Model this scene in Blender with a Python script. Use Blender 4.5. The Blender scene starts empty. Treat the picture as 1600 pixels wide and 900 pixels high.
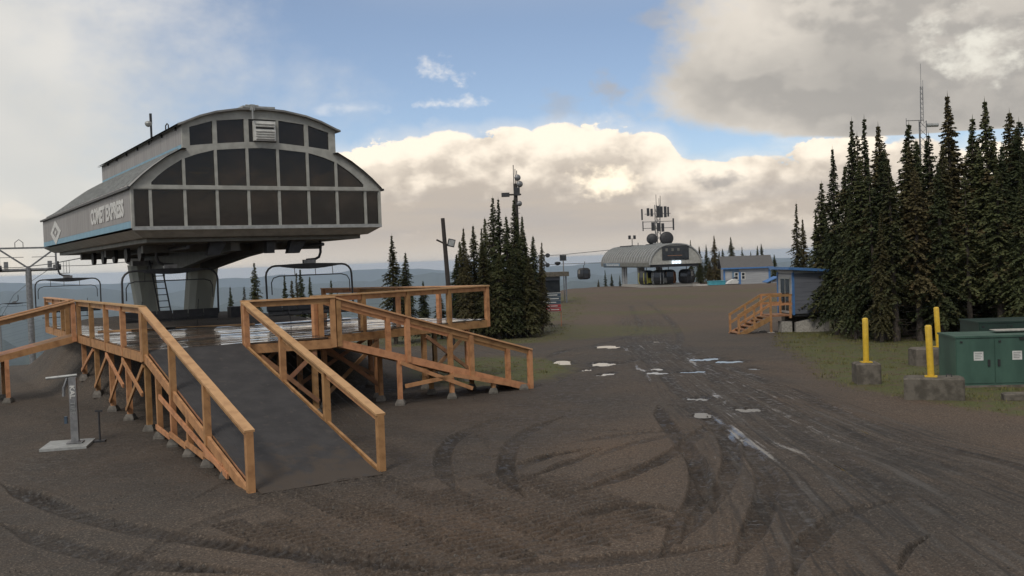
import bpy, math, random
import numpy as np
from mathutils import Vector, Matrix

sc = bpy.context.scene
col = sc.collection
R = math.radians

# ------------------------------------------------------------------ camera
CAMZ = 3.9
cam_d = bpy.data.cameras.new('camera'); cam = bpy.data.objects.new('camera', cam_d); col.objects.link(cam)
cam_d.sensor_width = 36.0
cam_d.lens = 36.0 * 1523.7 / 1600.0
cam_d.clip_start = 0.1; cam_d.clip_end = 80000
cam.matrix_world = Matrix.Translation((0, 0, CAMZ)) @ Matrix.Rotation(R(90 - 1.66), 4, 'X') @ Matrix.Rotation(R(-2.03), 4, 'Z')
sc.camera = cam
sc.view_settings.view_transform = 'Standard'; sc.view_settings.look = 'None'
sc.view_settings.exposure = 0.2; sc.view_settings.gamma = 1.0
sc.view_settings.use_curve_mapping = False
sc.cycles.max_bounces = 4; sc.cycles.diffuse_bounces = 2; sc.cycles.glossy_bounces = 2; sc.cycles.transparent_max_bounces = 6; sc.cycles.volume_bounces = 1
sc.cycles.caustics_reflective = False; sc.cycles.caustics_refractive = False

# ------------------------------------------------------------------ node helper
class NT:
    def __init__(s, tree):
        s.t = tree; s.n = tree.nodes; s.l = tree.links
    def node(s, typ, **kw):
        nd = s.n.new(typ)
        for k, v in kw.items():
            setattr(nd, k, v)
        return nd
    def put(s, sock, v):
        if hasattr(v, 'is_linked') or hasattr(v, 'links'):
            s.l.new(v, sock)
        elif v is not None:
            if sock.type == 'RGBA' and hasattr(v, '__len__') and len(v) == 3: v = (*v, 1)
            sock.default_value = v
    def m(s, op, a, b=None, c=None, clamp=False):
        nd = s.n.new('ShaderNodeMath'); nd.operation = op; nd.use_clamp = clamp
        for i, v in enumerate((a, b, c)):
            if v is not None: s.put(nd.inputs[i], v)
        return nd.outputs[0]
    def mr(s, v, a, b, c=0.0, d=1.0, smooth=True):
        nd = s.n.new('ShaderNodeMapRange'); nd.interpolation_type = 'SMOOTHSTEP' if smooth else 'LINEAR'
        nd.clamp = True
        s.put(nd.inputs[0], v)
        for i, q in enumerate((a, b, c, d)): s.put(nd.inputs[1 + i], q)
        return nd.outputs[0]
    def mix(s, f, a, b, blend='MIX'):
        nd = s.n.new('ShaderNodeMix'); nd.data_type = 'RGBA'; nd.blend_type = blend
        s.put(nd.inputs[0], f); s.put(nd.inputs[6], a); s.put(nd.inputs[7], b)
        return nd.outputs[2]
    def noise(s, vec, scale, detail=4, rough=.55, dist=0.0, lac=2.0):
        nd = s.n.new('ShaderNodeTexNoise')
        if vec is not None: s.l.new(vec, nd.inputs['Vector'])
        nd.inputs['Scale'].default_value = scale; nd.inputs['Detail'].default_value = detail
        nd.inputs['Roughness'].default_value = rough; nd.inputs['Distortion'].default_value = dist
        nd.inputs['Lacunarity'].default_value = lac
        return nd.outputs['Fac']
    def comb(s, x, y, z):
        nd = s.n.new('ShaderNodeCombineXYZ')
        for i, v in enumerate((x, y, z)): s.put(nd.inputs[i], v)
        return nd.outputs[0]
    def curve(s, v, pts, x0, x1, y0, y1):
        """float curve over pts [(x,y)] inside [x0,x1] -> [y0,y1]"""
        nd = s.n.new('ShaderNodeFloatCurve')
        cm = nd.mapping; c = cm.curves[0]
        P = [((x - x0) / (x1 - x0), (y - y0) / (y1 - y0)) for x, y in pts]
        c.points[0].location = P[0]; c.points[1].location = P[-1]
        for p in P[1:-1]: c.points.new(*p)
        for p in c.points: p.handle_type = 'AUTO'
        cm.update()
        s.put(nd.inputs['Value'], s.mr(v, x0, x1, 0, 1, False))
        return s.m('MULTIPLY_ADD', nd.outputs[0], y1 - y0, y0)

# ------------------------------------------------------------------ sky
SUN_EL, SUN_AZ = 48.0, -158.0          # azimuth measured from the view axis (+Y) towards +X
SKY_STRENGTH = 0.10
world = bpy.data.worlds.new('World'); sc.world = world; world.use_nodes = True
world.cycles.sampling_method = 'MANUAL'; world.cycles.sample_map_resolution = 512
w = NT(world.node_tree); w.n.clear()
sky = w.node('ShaderNodeTexSky', sky_type='NISHITA', sun_disc=False)
sky.sun_elevation = R(SUN_EL); sky.sun_rotation = R(SUN_AZ); sky.altitude = 1900; sky.air_density = 1.0; sky.dust_density = .6; sky.ozone_density = 1.6
tc = w.node('ShaderNodeTexCoord'); D = tc.outputs['Generated']
sx = w.node('ShaderNodeSeparateXYZ'); w.l.new(D, sx.inputs[0])
az = w.m('MULTIPLY', w.m('ARCTAN2', sx.outputs[0], sx.outputs[1]), 57.2958)
el = w.m('MULTIPLY', w.m('ARCSINE', sx.outputs[2]), 57.2958)
# direction noise (stretched sideways a little so that the clouds lie flat)
mp = w.node('ShaderNodeMapping'); mp.inputs['Scale'].default_value = (1, 1, 1.5); w.l.new(D, mp.inputs['Vector']); V = mp.outputs[0]
def shifted(dz, dx=0.0):
    n = w.node('ShaderNodeMapping'); n.inputs['Location'].default_value = (dx, 0, dz); w.l.new(V, n.inputs['Vector']); return n.outputs[0]
nb = w.noise(V, 9, 5, .58)                 # billows
nb_up = w.noise(shifted(.022, -.008), 9, 3, .58)
nf = w.noise(V, 30, 4, .6)                      # fine
nl = w.noise(V, 3.2, 3, .5)                     # large
vo = w.node('ShaderNodeTexVoronoi', feature='F1'); vo.inputs['Scale'].default_value = 21
wv = w.node('ShaderNodeVectorMath', operation='ADD'); w.l.new(V, wv.inputs[0]); w.l.new(w.comb(w.m('MULTIPLY', nf, .045), w.m('MULTIPLY', nf, .045), w.m('MULTIPLY', nf, .05)), wv.inputs[1]); w.l.new(wv.outputs[0], vo.inputs['Vector'])
vd = vo.outputs['Distance']
relief = w.m('MULTIPLY_ADD', w.m('SUBTRACT', nb, nb_up), 6.0, .5, clamp=True)
K = 1.0 / SKY_STRENGTH
def C(r, g, b, k=1.0): return (r * K * k, g * K * k, b * K * k, 1)
base = w.mix(.16, w.mix(1.0, sky.outputs[0], (.98, .97, .97, 1), 'MULTIPLY'), C(.42, .46, .52))
# faint high veil everywhere, thick towards the left
veil_n = w.m('ADD', w.m('MULTIPLY', nl, .8), w.m('MULTIPLY', nf, .25))
veil_az = w.m('ADD', az, w.m('MULTIPLY', w.m('SUBTRACT', veil_n, .52), 34))
veil = w.mr(w.m('ADD', veil_az, w.m('MULTIPLY', w.m('SUBTRACT', el, 5.0), .75)), -22, -6, .92, .03)
veil = w.m('MULTIPLY', veil, w.mr(az, -110, -70, .55, 1.0))
veil_col = w.mix(w.mr(el, 1, 10), C(1.02, .86, .66), C(.74, .71, .655))
veil_col = w.mix(w.mr(nl, .4, .62), veil_col, C(.60, .59, .555))
s1 = w.mix(veil, base, veil_col)
# overhead and behind: broken grey-white cover
over = w.m('MULTIPLY', w.mr(nl, .40, .60), w.mr(el, 13, 24))
s1 = w.mix(w.m('MULTIPLY', over, .85), s1, w.mix(nb, C(.55, .55, .55), C(1.0, .97, .91)))
# small wisps
def blob(a, e, ra, re, thr=.45):
    da = w.m('DIVIDE', w.m('SUBTRACT', az, a), ra); de = w.m('DIVIDE', w.m('SUBTRACT', el, e), re)
    q = w.m('SQRT', w.m('ADD', w.m('MULTIPLY', da, da), w.m('MULTIPLY', de, de)))
    return w.mr(w.m('ADD', w.m('SUBTRACT', 1.0, q), w.m('MULTIPLY', w.m('SUBTRACT', nf, .5), 3.4)), thr - .35, thr + .75)
for a, e, ra, re, o in ((-3.9, 11.0, 1.9, .9, 1.0), (-3.4, 9.1, 2.8, .6, .9), (-9.0, 9.0, 3.0, .45, .35)):
    s1 = w.mix(w.m('MULTIPLY', blob(a, e, ra, re), o), s1, C(.86, .83, .79))
for a, e, ra, re, o in ((3.4, 9.0, 1.6, 1.1, .4), (6.2, 9.8, 1.8, .9, .7), (8.9, 13.4, 1.2, .8, .5)):
    s1 = w.mix(w.m('MULTIPLY', blob(a, e, ra, re, .3), o), s1, C(.40, .39, .39))
# cumulus bank over the far valley
top = w.curve(az, [(-40, 3.2), (-27.5, 3.6), (-20, 5.2), (-14, 6.4), (-9.35, 6.7), (-7.1, 6.8), (-5.3, 7.1), (-3.4, 7.5), (-1.2, 7.75), (2.2, 7.45), (5.6, 7.75), (7.8, 7.15), (9.2, 6.7), (10.6, 5.75), (11.8, 5.9), (13.2, 5.6), (15, 5.7), (17, 6.0), (18.4, 6.2), (27.8, 5.6), (40, 5)], -40, 40, 0, 10)
dtop = w.m('SUBTRACT', top, el)                                         # degrees below the crest
puff = w.m('ADD', w.m('MULTIPLY', w.m('SUBTRACT', nb, .5), 2.6), w.m('ADD', w.m('MULTIPLY', w.m('SUBTRACT', nf, .5), 1.3), w.m('MULTIPLY', w.m('SUBTRACT', .42, vd), 1.5)))
dd = w.m('ADD', dtop, puff)
bank = w.mr(dd, -.10, .22)
bank = w.m('MAXIMUM', bank, w.m('MULTIPLY', w.mr(dd, -1.2, .6), .35))
bank = w.m('MULTIPLY', bank, w.mr(az, -26, -11, .25, 1.0))
lit = w.m('ADD', w.m('ADD', w.m('MULTIPLY_ADD', dd, -.15, .88), w.m('MULTIPLY', w.m('SUBTRACT', nb, .5), 1.5)), w.m('ADD', w.m('MULTIPLY', w.m('SUBTRACT', .42, vd), .55), w.m('MULTIPLY', w.m('SUBTRACT', relief, .5), .42)))
lit = w.mr(lit, .12, 1.02)
bcol = w.mix(lit, C(.49, .43, .37), C(.98, .87, .725))
# grey flat undersides and streaks in the lower half of the bank
streak_n = w.noise(w.comb(w.m('MULTIPLY', az, .035), w.m('MULTIPLY', el, .30), 0.0), 2.2, 4, .55)
lowm = w.m('MULTIPLY', w.mr(el, 4.8, 2.6), w.mr(streak_n, .36, .62))
bcol = w.mix(w.m('MULTIPLY', lowm, .8), bcol, C(.43, .395, .37))
bcol = w.mix(w.mr(el, 1.9, .1, 0, .75), bcol, C(.60, .54, .47))
# the bright break in the bank
glow = blob(6.0, 4.35, 2.3, 1.0, .25)
bcol = w.mix(w.m('MULTIPLY', glow, .95), bcol, C(1.15, 1.0, .78))
gry = blob(11.2, 4.0, 2.4, .75, .3)
bcol = w.mix(w.m('MULTIPLY', gry, .7), bcol, C(.33, .31, .30))
s2 = w.mix(bank, s1, bcol)
# big grey cloud, upper right
left = w.curve(el, [(4, 40), (5.7, 30), (6.1, 19), (6.6, 13.4), (7.3, 10.6), (8.2, 8.0), (9.0, 7.3), (9.8, 7.8), (10.8, 9.2), (12.2, 9.9), (13.5, 10.2), (16, 11.0), (20, 12)], 4, 20, 0, 40)
ue = w.m('ADD', w.m('SUBTRACT', az, left), w.m('ADD', w.m('MULTIPLY', w.m('SUBTRACT', nb, .5), 10.0), w.m('MULTIPLY', w.m('SUBTRACT', nf, .5), 3.0)))
up = w.mr(ue, -1.3, 2.3)
up = w.m('MULTIPLY', up, w.mr(az, 60, 100, 1.0, .5))
ucol = w.mix(w.mr(ue, -.2, 7.5), C(.74, .68, .60), C(.41, .385, .355))
ucol = w.mix(w.m('MULTIPLY', w.mr(relief, .15, .95), .75), ucol, C(.70, .645, .57))
ucol = w.mix(w.m('MULTIPLY', w.mr(w.m('ADD', nl, w.m('MULTIPLY', nb, .5)), .55, 1.0), .8), ucol, C(.34, .325, .305))
ucol = w.mix(w.m('MULTIPLY', blob(25.6, 10.4, 2.8, 2.0, .3), .8), ucol, C(.80, .77, .68))
s3 = w.mix(up, s2, ucol)
bg = w.node('ShaderNodeBackground'); bg.inputs['Strength'].default_value = SKY_STRENGTH
w.l.new(s3, bg.inputs['Color'])
wo = w.node('ShaderNodeOutputWorld'); w.l.new(bg.outputs[0], wo.inputs['Surface'])

# ------------------------------------------------------------------ sun behind thin cloud
sd = bpy.data.lights.new('sun', 'SUN'); sd.energy = 1.3; sd.angle = R(16); sd.color = (1.0, .93, .83)
sun = bpy.data.objects.new('sun', sd); col.objects.link(sun)
sv = Vector((math.sin(R(SUN_AZ)) * math.cos(R(SUN_EL)), math.cos(R(SUN_AZ)) * math.cos(R(SUN_EL)), math.sin(R(SUN_EL))))
sun.rotation_euler = sv.to_track_quat('Z', 'Y').to_euler()
sun.location = (0, 0, 60)

# ------------------------------------------------------------------ materials
MATS = {}
def material(name, c1, c2=None, rough=.6, scale=4.0, detail=4, bump=0.0, bscale=None, metal=0.0, vary=0.0, spec=.5, stretch=(1, 1, 1), r2=None, thr=(.35, .65), trans=0.0, alpha=None):
    m = bpy.data.materials.new(name); m.use_nodes = True; t = NT(m.node_tree); t.n.clear()
    b = t.node('ShaderNodeBsdfPrincipled'); o = t.node('ShaderNodeOutputMaterial')
    tc = t.node('ShaderNodeTexCoord'); mp = t.node('ShaderNodeMapping'); mp.inputs['Scale'].default_value = stretch
    t.l.new(tc.outputs['Object'], mp.inputs['Vector'])
    n = t.noise(mp.outputs[0], scale, detail)
    f = t.mr(n, thr[0], thr[1])
    c = t.mix(f, c1, c2 or tuple(x * .8 for x in c1))
    if vary:
        oi = t.node('ShaderNodeObjectInfo')
        k = t.m('MULTIPLY_ADD', oi.outputs['Random'], 2 * vary, 1 - vary)
        hs = t.node('ShaderNodeHueSaturation'); t.l.new(c, hs.inputs['Color']); t.l.new(k, hs.inputs['Value'])
        t.l.new(t.m('MULTIPLY_ADD', oi.outputs['Random'], -.02, .51), hs.inputs['Hue']); c = hs.outputs[0]
    t.l.new(c, b.inputs['Base Color'])
    t.put(b.inputs['Roughness'], t.mr(f, 0, 1, rough, r2, False) if r2 is not None else rough)
    b.inputs['Metallic'].default_value = metal; b.inputs['Specular IOR Level'].default_value = spec
    if bump:
        bn = t.node('ShaderNodeBump'); bn.inputs['Strength'].default_value = 1.0; bn.inputs['Distance'].default_value = bump
        t.l.new(t.noise(mp.outputs[0], bscale or scale * 4, 5), bn.inputs['Height']); t.l.new(bn.outputs[0], b.inputs['Normal'])
    sh = b.outputs[0]
    if trans:
        tr = t.node('ShaderNodeBsdfTransparent'); tr.inputs[0].default_value = (.35, .36, .36, 1)
        mx = t.node('ShaderNodeMixShader'); mx.inputs[0].default_value = trans
        t.l.new(sh, mx.inputs[1]); t.l.new(tr.outputs[0], mx.inputs[2]); sh = mx.outputs[0]
    t.l.new(sh, o.inputs['Surface'])
    MATS[name] = m; return m
def emission(name, c, k):
    m = bpy.data.materials.new(name); m.use_nodes = True; t = NT(m.node_tree); t.n.clear()
    e = t.node('ShaderNodeEmission'); e.inputs[0].default_value = (*c, 1); e.inputs[1].default_value = k
    o = t.node('ShaderNodeOutputMaterial'); t.l.new(e.outputs[0], o.inputs['Surface']); MATS[name] = m; return m

material('wood', (.46, .243, .112), (.30, .150, .068), .62, 4.5, 5, .0015, 60, vary=.24, spec=.3, thr=(.38, .72))
material('wood_cap', (.55, .325, .162), (.40, .22, .106), .55, 4.0, 5, .0015, 60, vary=.14, spec=.35, thr=(.4, .75))
material('wood_old', (.33, .17, .085), (.24, .12, .06), .7, 4, 4, vary=.15)
material('plank_wet', (.13, .090, .062), (.085, .066, .052), .22, 1.3, 5, .006, 1.6, vary=.25, r2=.05, thr=(.36, .52), spec=.8)
material('rubber', (.052, .050, .051), (.036, .035, .037), .78, 2.2, 6, .004, 40, spec=.3, thr=(.3, .7))
material('concrete', (.155, .137, .115), (.085, .075, .062), .9, 5, 7, .01, 30, vary=.12, spec=.25)
material('concrete_pale', (.42, .40, .36), (.28, .265, .24), .85, 12, 5, .004, 60, vary=.1)
material('concrete_grey', (.165, .15, .13), (.10, .092, .08), .9, 9, 5, .004, 60, vary=.2)
material('steel', (.30, .30, .30), (.20, .20, .205), .45, 6, 4, metal=.6)
material('steel_dark', (.045, .046, .05), (.028, .029, .032), .5, 5, 4, spec=.4)
material('galv', (.40, .41, .40), (.30, .31, .30), .5, 8, 5, metal=.35)
material('term_panel', (.27, .258, .255), (.205, .195, .192), .5, 1.6, 6, stretch=(1, 4, .3), vary=.05, spec=.4)
material('term_frame', (.40, .40, .365), (.31, .31, .28), .5, 3.5, 5, spec=.4)
material('term_under', (.17, .17, .15), (.12, .12, .106), .6, 2, 5, spec=.35)
material('term_roof', (.24, .235, .22), (.16, .158, .15), .45, 1.5, 5, spec=.5)
material('girder', (.115, .115, .105), (.08, .08, .074), .55, 3, 5, spec=.35)
material('term_col', (.36, .365, .31), (.27, .275, .235), .55, 1.5, 6, stretch=(1, 1, .3))
material('blue_stripe', (.16, .33, .44), (.13, .28, .38), .5, 3, 4)
material('white_paint', (.66, .66, .63), (.55, .55, .52), .5, 6, 4)
material('letter', (.60, .60, .58), (.50, .50, .48), .5, 6, 4)
material('glass_dark', (.014, .012, .011), (.045, .032, .024), .06, .8, 5, .012, .55, spec=.5, trans=.18, thr=(.42, .72))
material('glass', (.02, .024, .028), (.03, .034, .038), .08, 2, 3, spec=.5)
material('black', (.012, .012, .013), (.02, .02, .021), .55, 6, 3)
material('seat_black', (.022, .023, .026), (.032, .033, .036), .6, 5, 4)
material('yellow', (.66, .43, .035), (.56, .36, .03), .42, 9, 5, .001, 60, spec=.5)
material('green_box', (.050, .108, .080), (.032, .074, .056), .5, 1.8, 6, stretch=(1, 1, .35), spec=.5)
material('green_dark', (.012, .034, .026), (.009, .025, .02), .5, 2, 5)
material('blue_trim', (.075, .19, .42), (.06, .155, .35), .5, 4, 4)
material('siding_grey', (.135, .145, .17), (.11, .118, .14), .65, 2, 5, stretch=(.4, .4, 4))
material('siding_pale', (.38, .39, .40), (.31, .32, .33), .65, 2, 5, stretch=(.4, .4, 4))
material('siding_blue', (.16, .24, .33), (.13, .20, .28), .65, 2, 5)
material('shingle', (.12, .115, .112), (.085, .082, .08), .9, 8, 5, .01, 20)
material('teal', (.07, .33, .40), (.05, .26, .32), .5, 3, 4)
material('red', (.40, .045, .05), (.33, .035, .04), .5, 5, 4)
material('navy', (.055, .085, .12), (.04, .065, .095), .5, 5, 4)
material('pole_wood', (.05, .042, .037), (.03, .026, .024), .85, 8, 5)
material('bark', (.10, .083, .068), (.05, .042, .036), .95, 9, 6, .02, 14, vary=.2, spec=.2)
material('cab_yellow', (.40, .38, .08), (.33, .31, .06), .45, 4, 4)
material('cab_orange', (.42, .15, .03), (.34, .12, .025), .45, 4, 4)
material('pebble', (.11, .098, .085), (.06, .054, .048), .85, 3, 3, vary=.0)
emission('tube_glow', (1.0, .62, .22), 2.2)
emission('lamp_glow', (.75, .88, 1.0), 1.8)

def foliage(name, ca, cb, cc):
    m = bpy.data.materials.new(name); m.use_nodes = True; t = NT(m.node_tree); t.n.clear()
    b = t.node('ShaderNodeBsdfPrincipled'); o = t.node('ShaderNodeOutputMaterial')
    tc = t.node('ShaderNodeTexCoord'); oi = t.node('ShaderNodeObjectInfo')
    n1 = t.noise(tc.outputs['Object'], 1.3, 3); n2 = t.noise(tc.outputs['Object'], 9, 3)
    c = t.mix(t.mr(n2, .35, .68), ca, cb)
    c = t.mix(t.m('MULTIPLY', t.mr(n1, .52, .72), .7), c, cc)
    hs = t.node('ShaderNodeHueSaturation'); t.l.new(c, hs.inputs['Color'])
    t.l.new(t.m('MULTIPLY_ADD', oi.outputs['Random'], .7, .65), hs.inputs['Value'])
    rnd2 = t.m('FRACT', t.m('MULTIPLY', oi.outputs['Random'], 7.31)); c = t.mix(t.mr(rnd2, .45, 1.0, 0, .55), c, cc); t.l.new(c, hs.inputs['Color'])
    t.l.new(t.m('MULTIPLY_ADD', oi.outputs['Random'], -.035, .515), hs.inputs['Hue'])
    t.l.new(hs.outputs[0], b.inputs['Base Color']); b.inputs['Roughness'].default_value = .75; b.inputs['Specular IOR Level'].default_value = .2
    t.l.new(b.outputs[0], o.inputs['Surface']); MATS[name] = m
foliage('needles', (.036, .048, .020), (.070, .078, .031), (.092, .066, .030))
foliage('grass', (.085, .105, .028), (.14, .14, .042), (.15, .12, .05))

# water
m = bpy.data.materials.new('water'); m.use_nodes = True; t = NT(m.node_tree); t.n.clear()
b = t.node('ShaderNodeBsdfPrincipled'); o = t.node('ShaderNodeOutputMaterial'); tc = t.node('ShaderNodeTexCoord')
b.inputs['Base Color'].default_value = (.030, .026, .022, 1); b.inputs['Roughness'].default_value = .09; b.inputs['IOR'].default_value = 1.33; b.inputs['Specular IOR Level'].default_value = .8
bn = t.node('ShaderNodeBump'); bn.inputs['Distance'].default_value = .0006; t.l.new(t.noise(tc.outputs['Object'], 7, 3), bn.inputs['Height']); t.l.new(bn.outputs[0], b.inputs['Normal'])
t.l.new(b.outputs[0], o.inputs['Surface']); MATS['water'] = m

t = NT(MATS['rubber'].node_tree); b = [n for n in t.n if n.type == 'BSDF_PRINCIPLED'][0]; old = b.inputs['Base Color'].links[0].from_socket
tc = t.node('ShaderNodeTexCoord'); sxy = t.node('ShaderNodeSeparateXYZ'); t.l.new(tc.outputs['Object'], sxy.inputs[0])
mud = t.mr(t.m('ADD', sxy.outputs[2], t.m('MULTIPLY', t.m('SUBTRACT', t.noise(tc.outputs['Object'], 2.6, 5, .6), .5), 1.5)), .42, .02)
scuff = t.mr(t.noise(tc.outputs['Object'], 5.5, 5, .65), .56, .68, 0, .45)
t.l.new(t.mix(t.m('MULTIPLY', mud, .8), t.mix(scuff, old, (.085, .075, .066, 1)), (.072, .056, .043, 1)), b.inputs['Base Color'])

# earth: mud and gravel, grass where the 'grass' attribute says, dark wet ruts where 'wet' says, forest far off
m = bpy.data.materials.new('earth'); m.use_nodes = True; t = NT(m.node_tree); t.n.clear()
b = t.node('ShaderNodeBsdfPrincipled'); o = t.node('ShaderNodeOutputMaterial'); tc = t.node('ShaderNodeTexCoord'); P = tc.outputs['Object']
def attr(n): 
    a = t.node('ShaderNodeAttribute'); a.attribute_name = n; return a.outputs['Fac']
wet, grs, far, tone, film, lane_u, lane_k = attr('wet'), attr('grass'), attr('far'), attr('tone'), attr('film'), attr('lane_u'), attr('lane_k')
spp = t.node('ShaderNodeSeparateXYZ'); t.l.new(P, spp.inputs[0])
ns = t.noise(t.comb(t.m('MULTIPLY', lane_u, 17.0), t.m('MULTIPLY', spp.outputs[1], .20), 0.0), 1.0, 4, .62)
ns2 = t.noise(t.comb(t.m('MULTIPLY', lane_u, 41.0), t.m('MULTIPLY', spp.outputs[1], .32), 3.0), 1.0, 3, .6)
n_big = t.noise(P, .22, 3, .6); n_mid = t.noise(P, 1.7, 3, .6); n_fine = t.noise(P, 26, 2, .65); n_peb = t.noise(P, 75, 1, .6)
n_grit = t.noise(P, 10, 3, .7)
dirt = t.mix(t.mr(n_big, .38, .62), (.072, .056, .043, 1), (.055, .047, .040, 1))
dirt = t.mix(t.m('MULTIPLY', tone, .80), dirt, (.135, .084, .051, 1))
dirt = t.mix(t.mr(n_mid, .40, .70, 0, .45), dirt, (.092, .068, .050, 1))
dirt = t.mix(t.mr(n_grit, .50, .66, 0, .55), dirt, (.034, .027, .021, 1))
dirt = t.mix(t.mr(n_fine, .54, .66, 0, .70), dirt, (.185, .148, .115, 1))
dirt = t.mix(t.mr(n_fine, .46, .33, 0, .72), dirt, (.024, .020, .017, 1))
dirt = t.mix(t.mr(n_peb, .66, .74, 0, .50), dirt, (.20, .175, .148, 1))
wmask = t.m('MULTIPLY', wet, t.mr(t.m('ADD', n_mid, t.m('MULTIPLY', n_fine, .5)), .55, .95, .6, 1.0))
dirt = t.mix(t.m('MULTIPLY', wmask, .92), dirt, t.mix(1.0, dirt, (.24, .25, .27, 1), 'MULTIPLY'))
dirt = t.mix(t.m('MULTIPLY', lane_k, t.mr(ns, .50, .70, 0, .50)), dirt, (.098, .092, .086, 1))
dirt = t.mix(t.m('MULTIPLY', lane_k, t.mr(ns2, .48, .36, 0, .75)), dirt, (.024, .021, .019, 1))
gcol = t.mix(t.mr(n_fine, .35, .7), (.052, .064, .020, 1), (.110, .112, .038, 1))
gcol = t.mix(t.mr(n_mid, .45, .65), gcol, (.090, .070, .040, 1))
gm = t.mr(t.m('ADD', grs, t.m('MULTIPLY', t.m('SUBTRACT', t.m('ADD', n_mid, t.m('MULTIPLY', n_fine, .55)), .78), 1.5)), .36, .70)
c = t.mix(gm, dirt, gcol)
fcol = t.mix(t.noise(P, .006, 4, .65), (.020, .032, .022, 1), (.060, .070, .040, 1))
c = t.mix(far, c, fcol)
t.l.new(c, b.inputs['Base Color'])
rg = t.m('MULTIPLY', wmask, t.m('SUBTRACT', 1.0, gm))
shine = t.mr(t.noise(P, 5.0, 2, .65), .48, .62)
fm = t.m('MULTIPLY', t.mr(t.m('ADD', film, t.m('ADD', t.m('MULTIPLY', t.m('SUBTRACT', n_fine, .5), .7), t.m('MULTIPLY', t.m('SUBTRACT', t.m('ADD', t.m('MULTIPLY', ns2, .6), t.m('MULTIPLY', n_mid, .4)), .5), 2.2))), .42, .74), t.m('SUBTRACT', 1.0, gm))
rg = t.m('MULTIPLY', rg, t.m('SUBTRACT', 1.0, fm))
t.l.new(t.m('SUBTRACT', t.m('SUBTRACT', .88, t.m('MULTIPLY', fm, .72)), t.m('MULTIPLY', t.m('MULTIPLY', rg, shine), .58)), b.inputs['Roughness'])
b.inputs['Specular IOR Level'].default_value = .35
bn = t.node('ShaderNodeBump'); bn.inputs['Distance'].default_value = .017
t.l.new(t.m('ADD', t.m('MULTIPLY', n_fine, .8), t.m('ADD', t.m('MULTIPLY', n_grit, 1.0), n_mid)), bn.inputs['Height'])
t.l.new(t.m('MULTIPLY', t.m('SUBTRACT', 1.0, t.m('MULTIPLY', fm, .93)), t.m('SUBTRACT', 1.0, t.m('MULTIPLY', far, .97))), bn.inputs['Strength'])
t.l.new(bn.outputs[0], b.inputs['Normal'])
t.l.new(b.outputs[0], o.inputs['Surface']); MATS['earth'] = m

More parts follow.
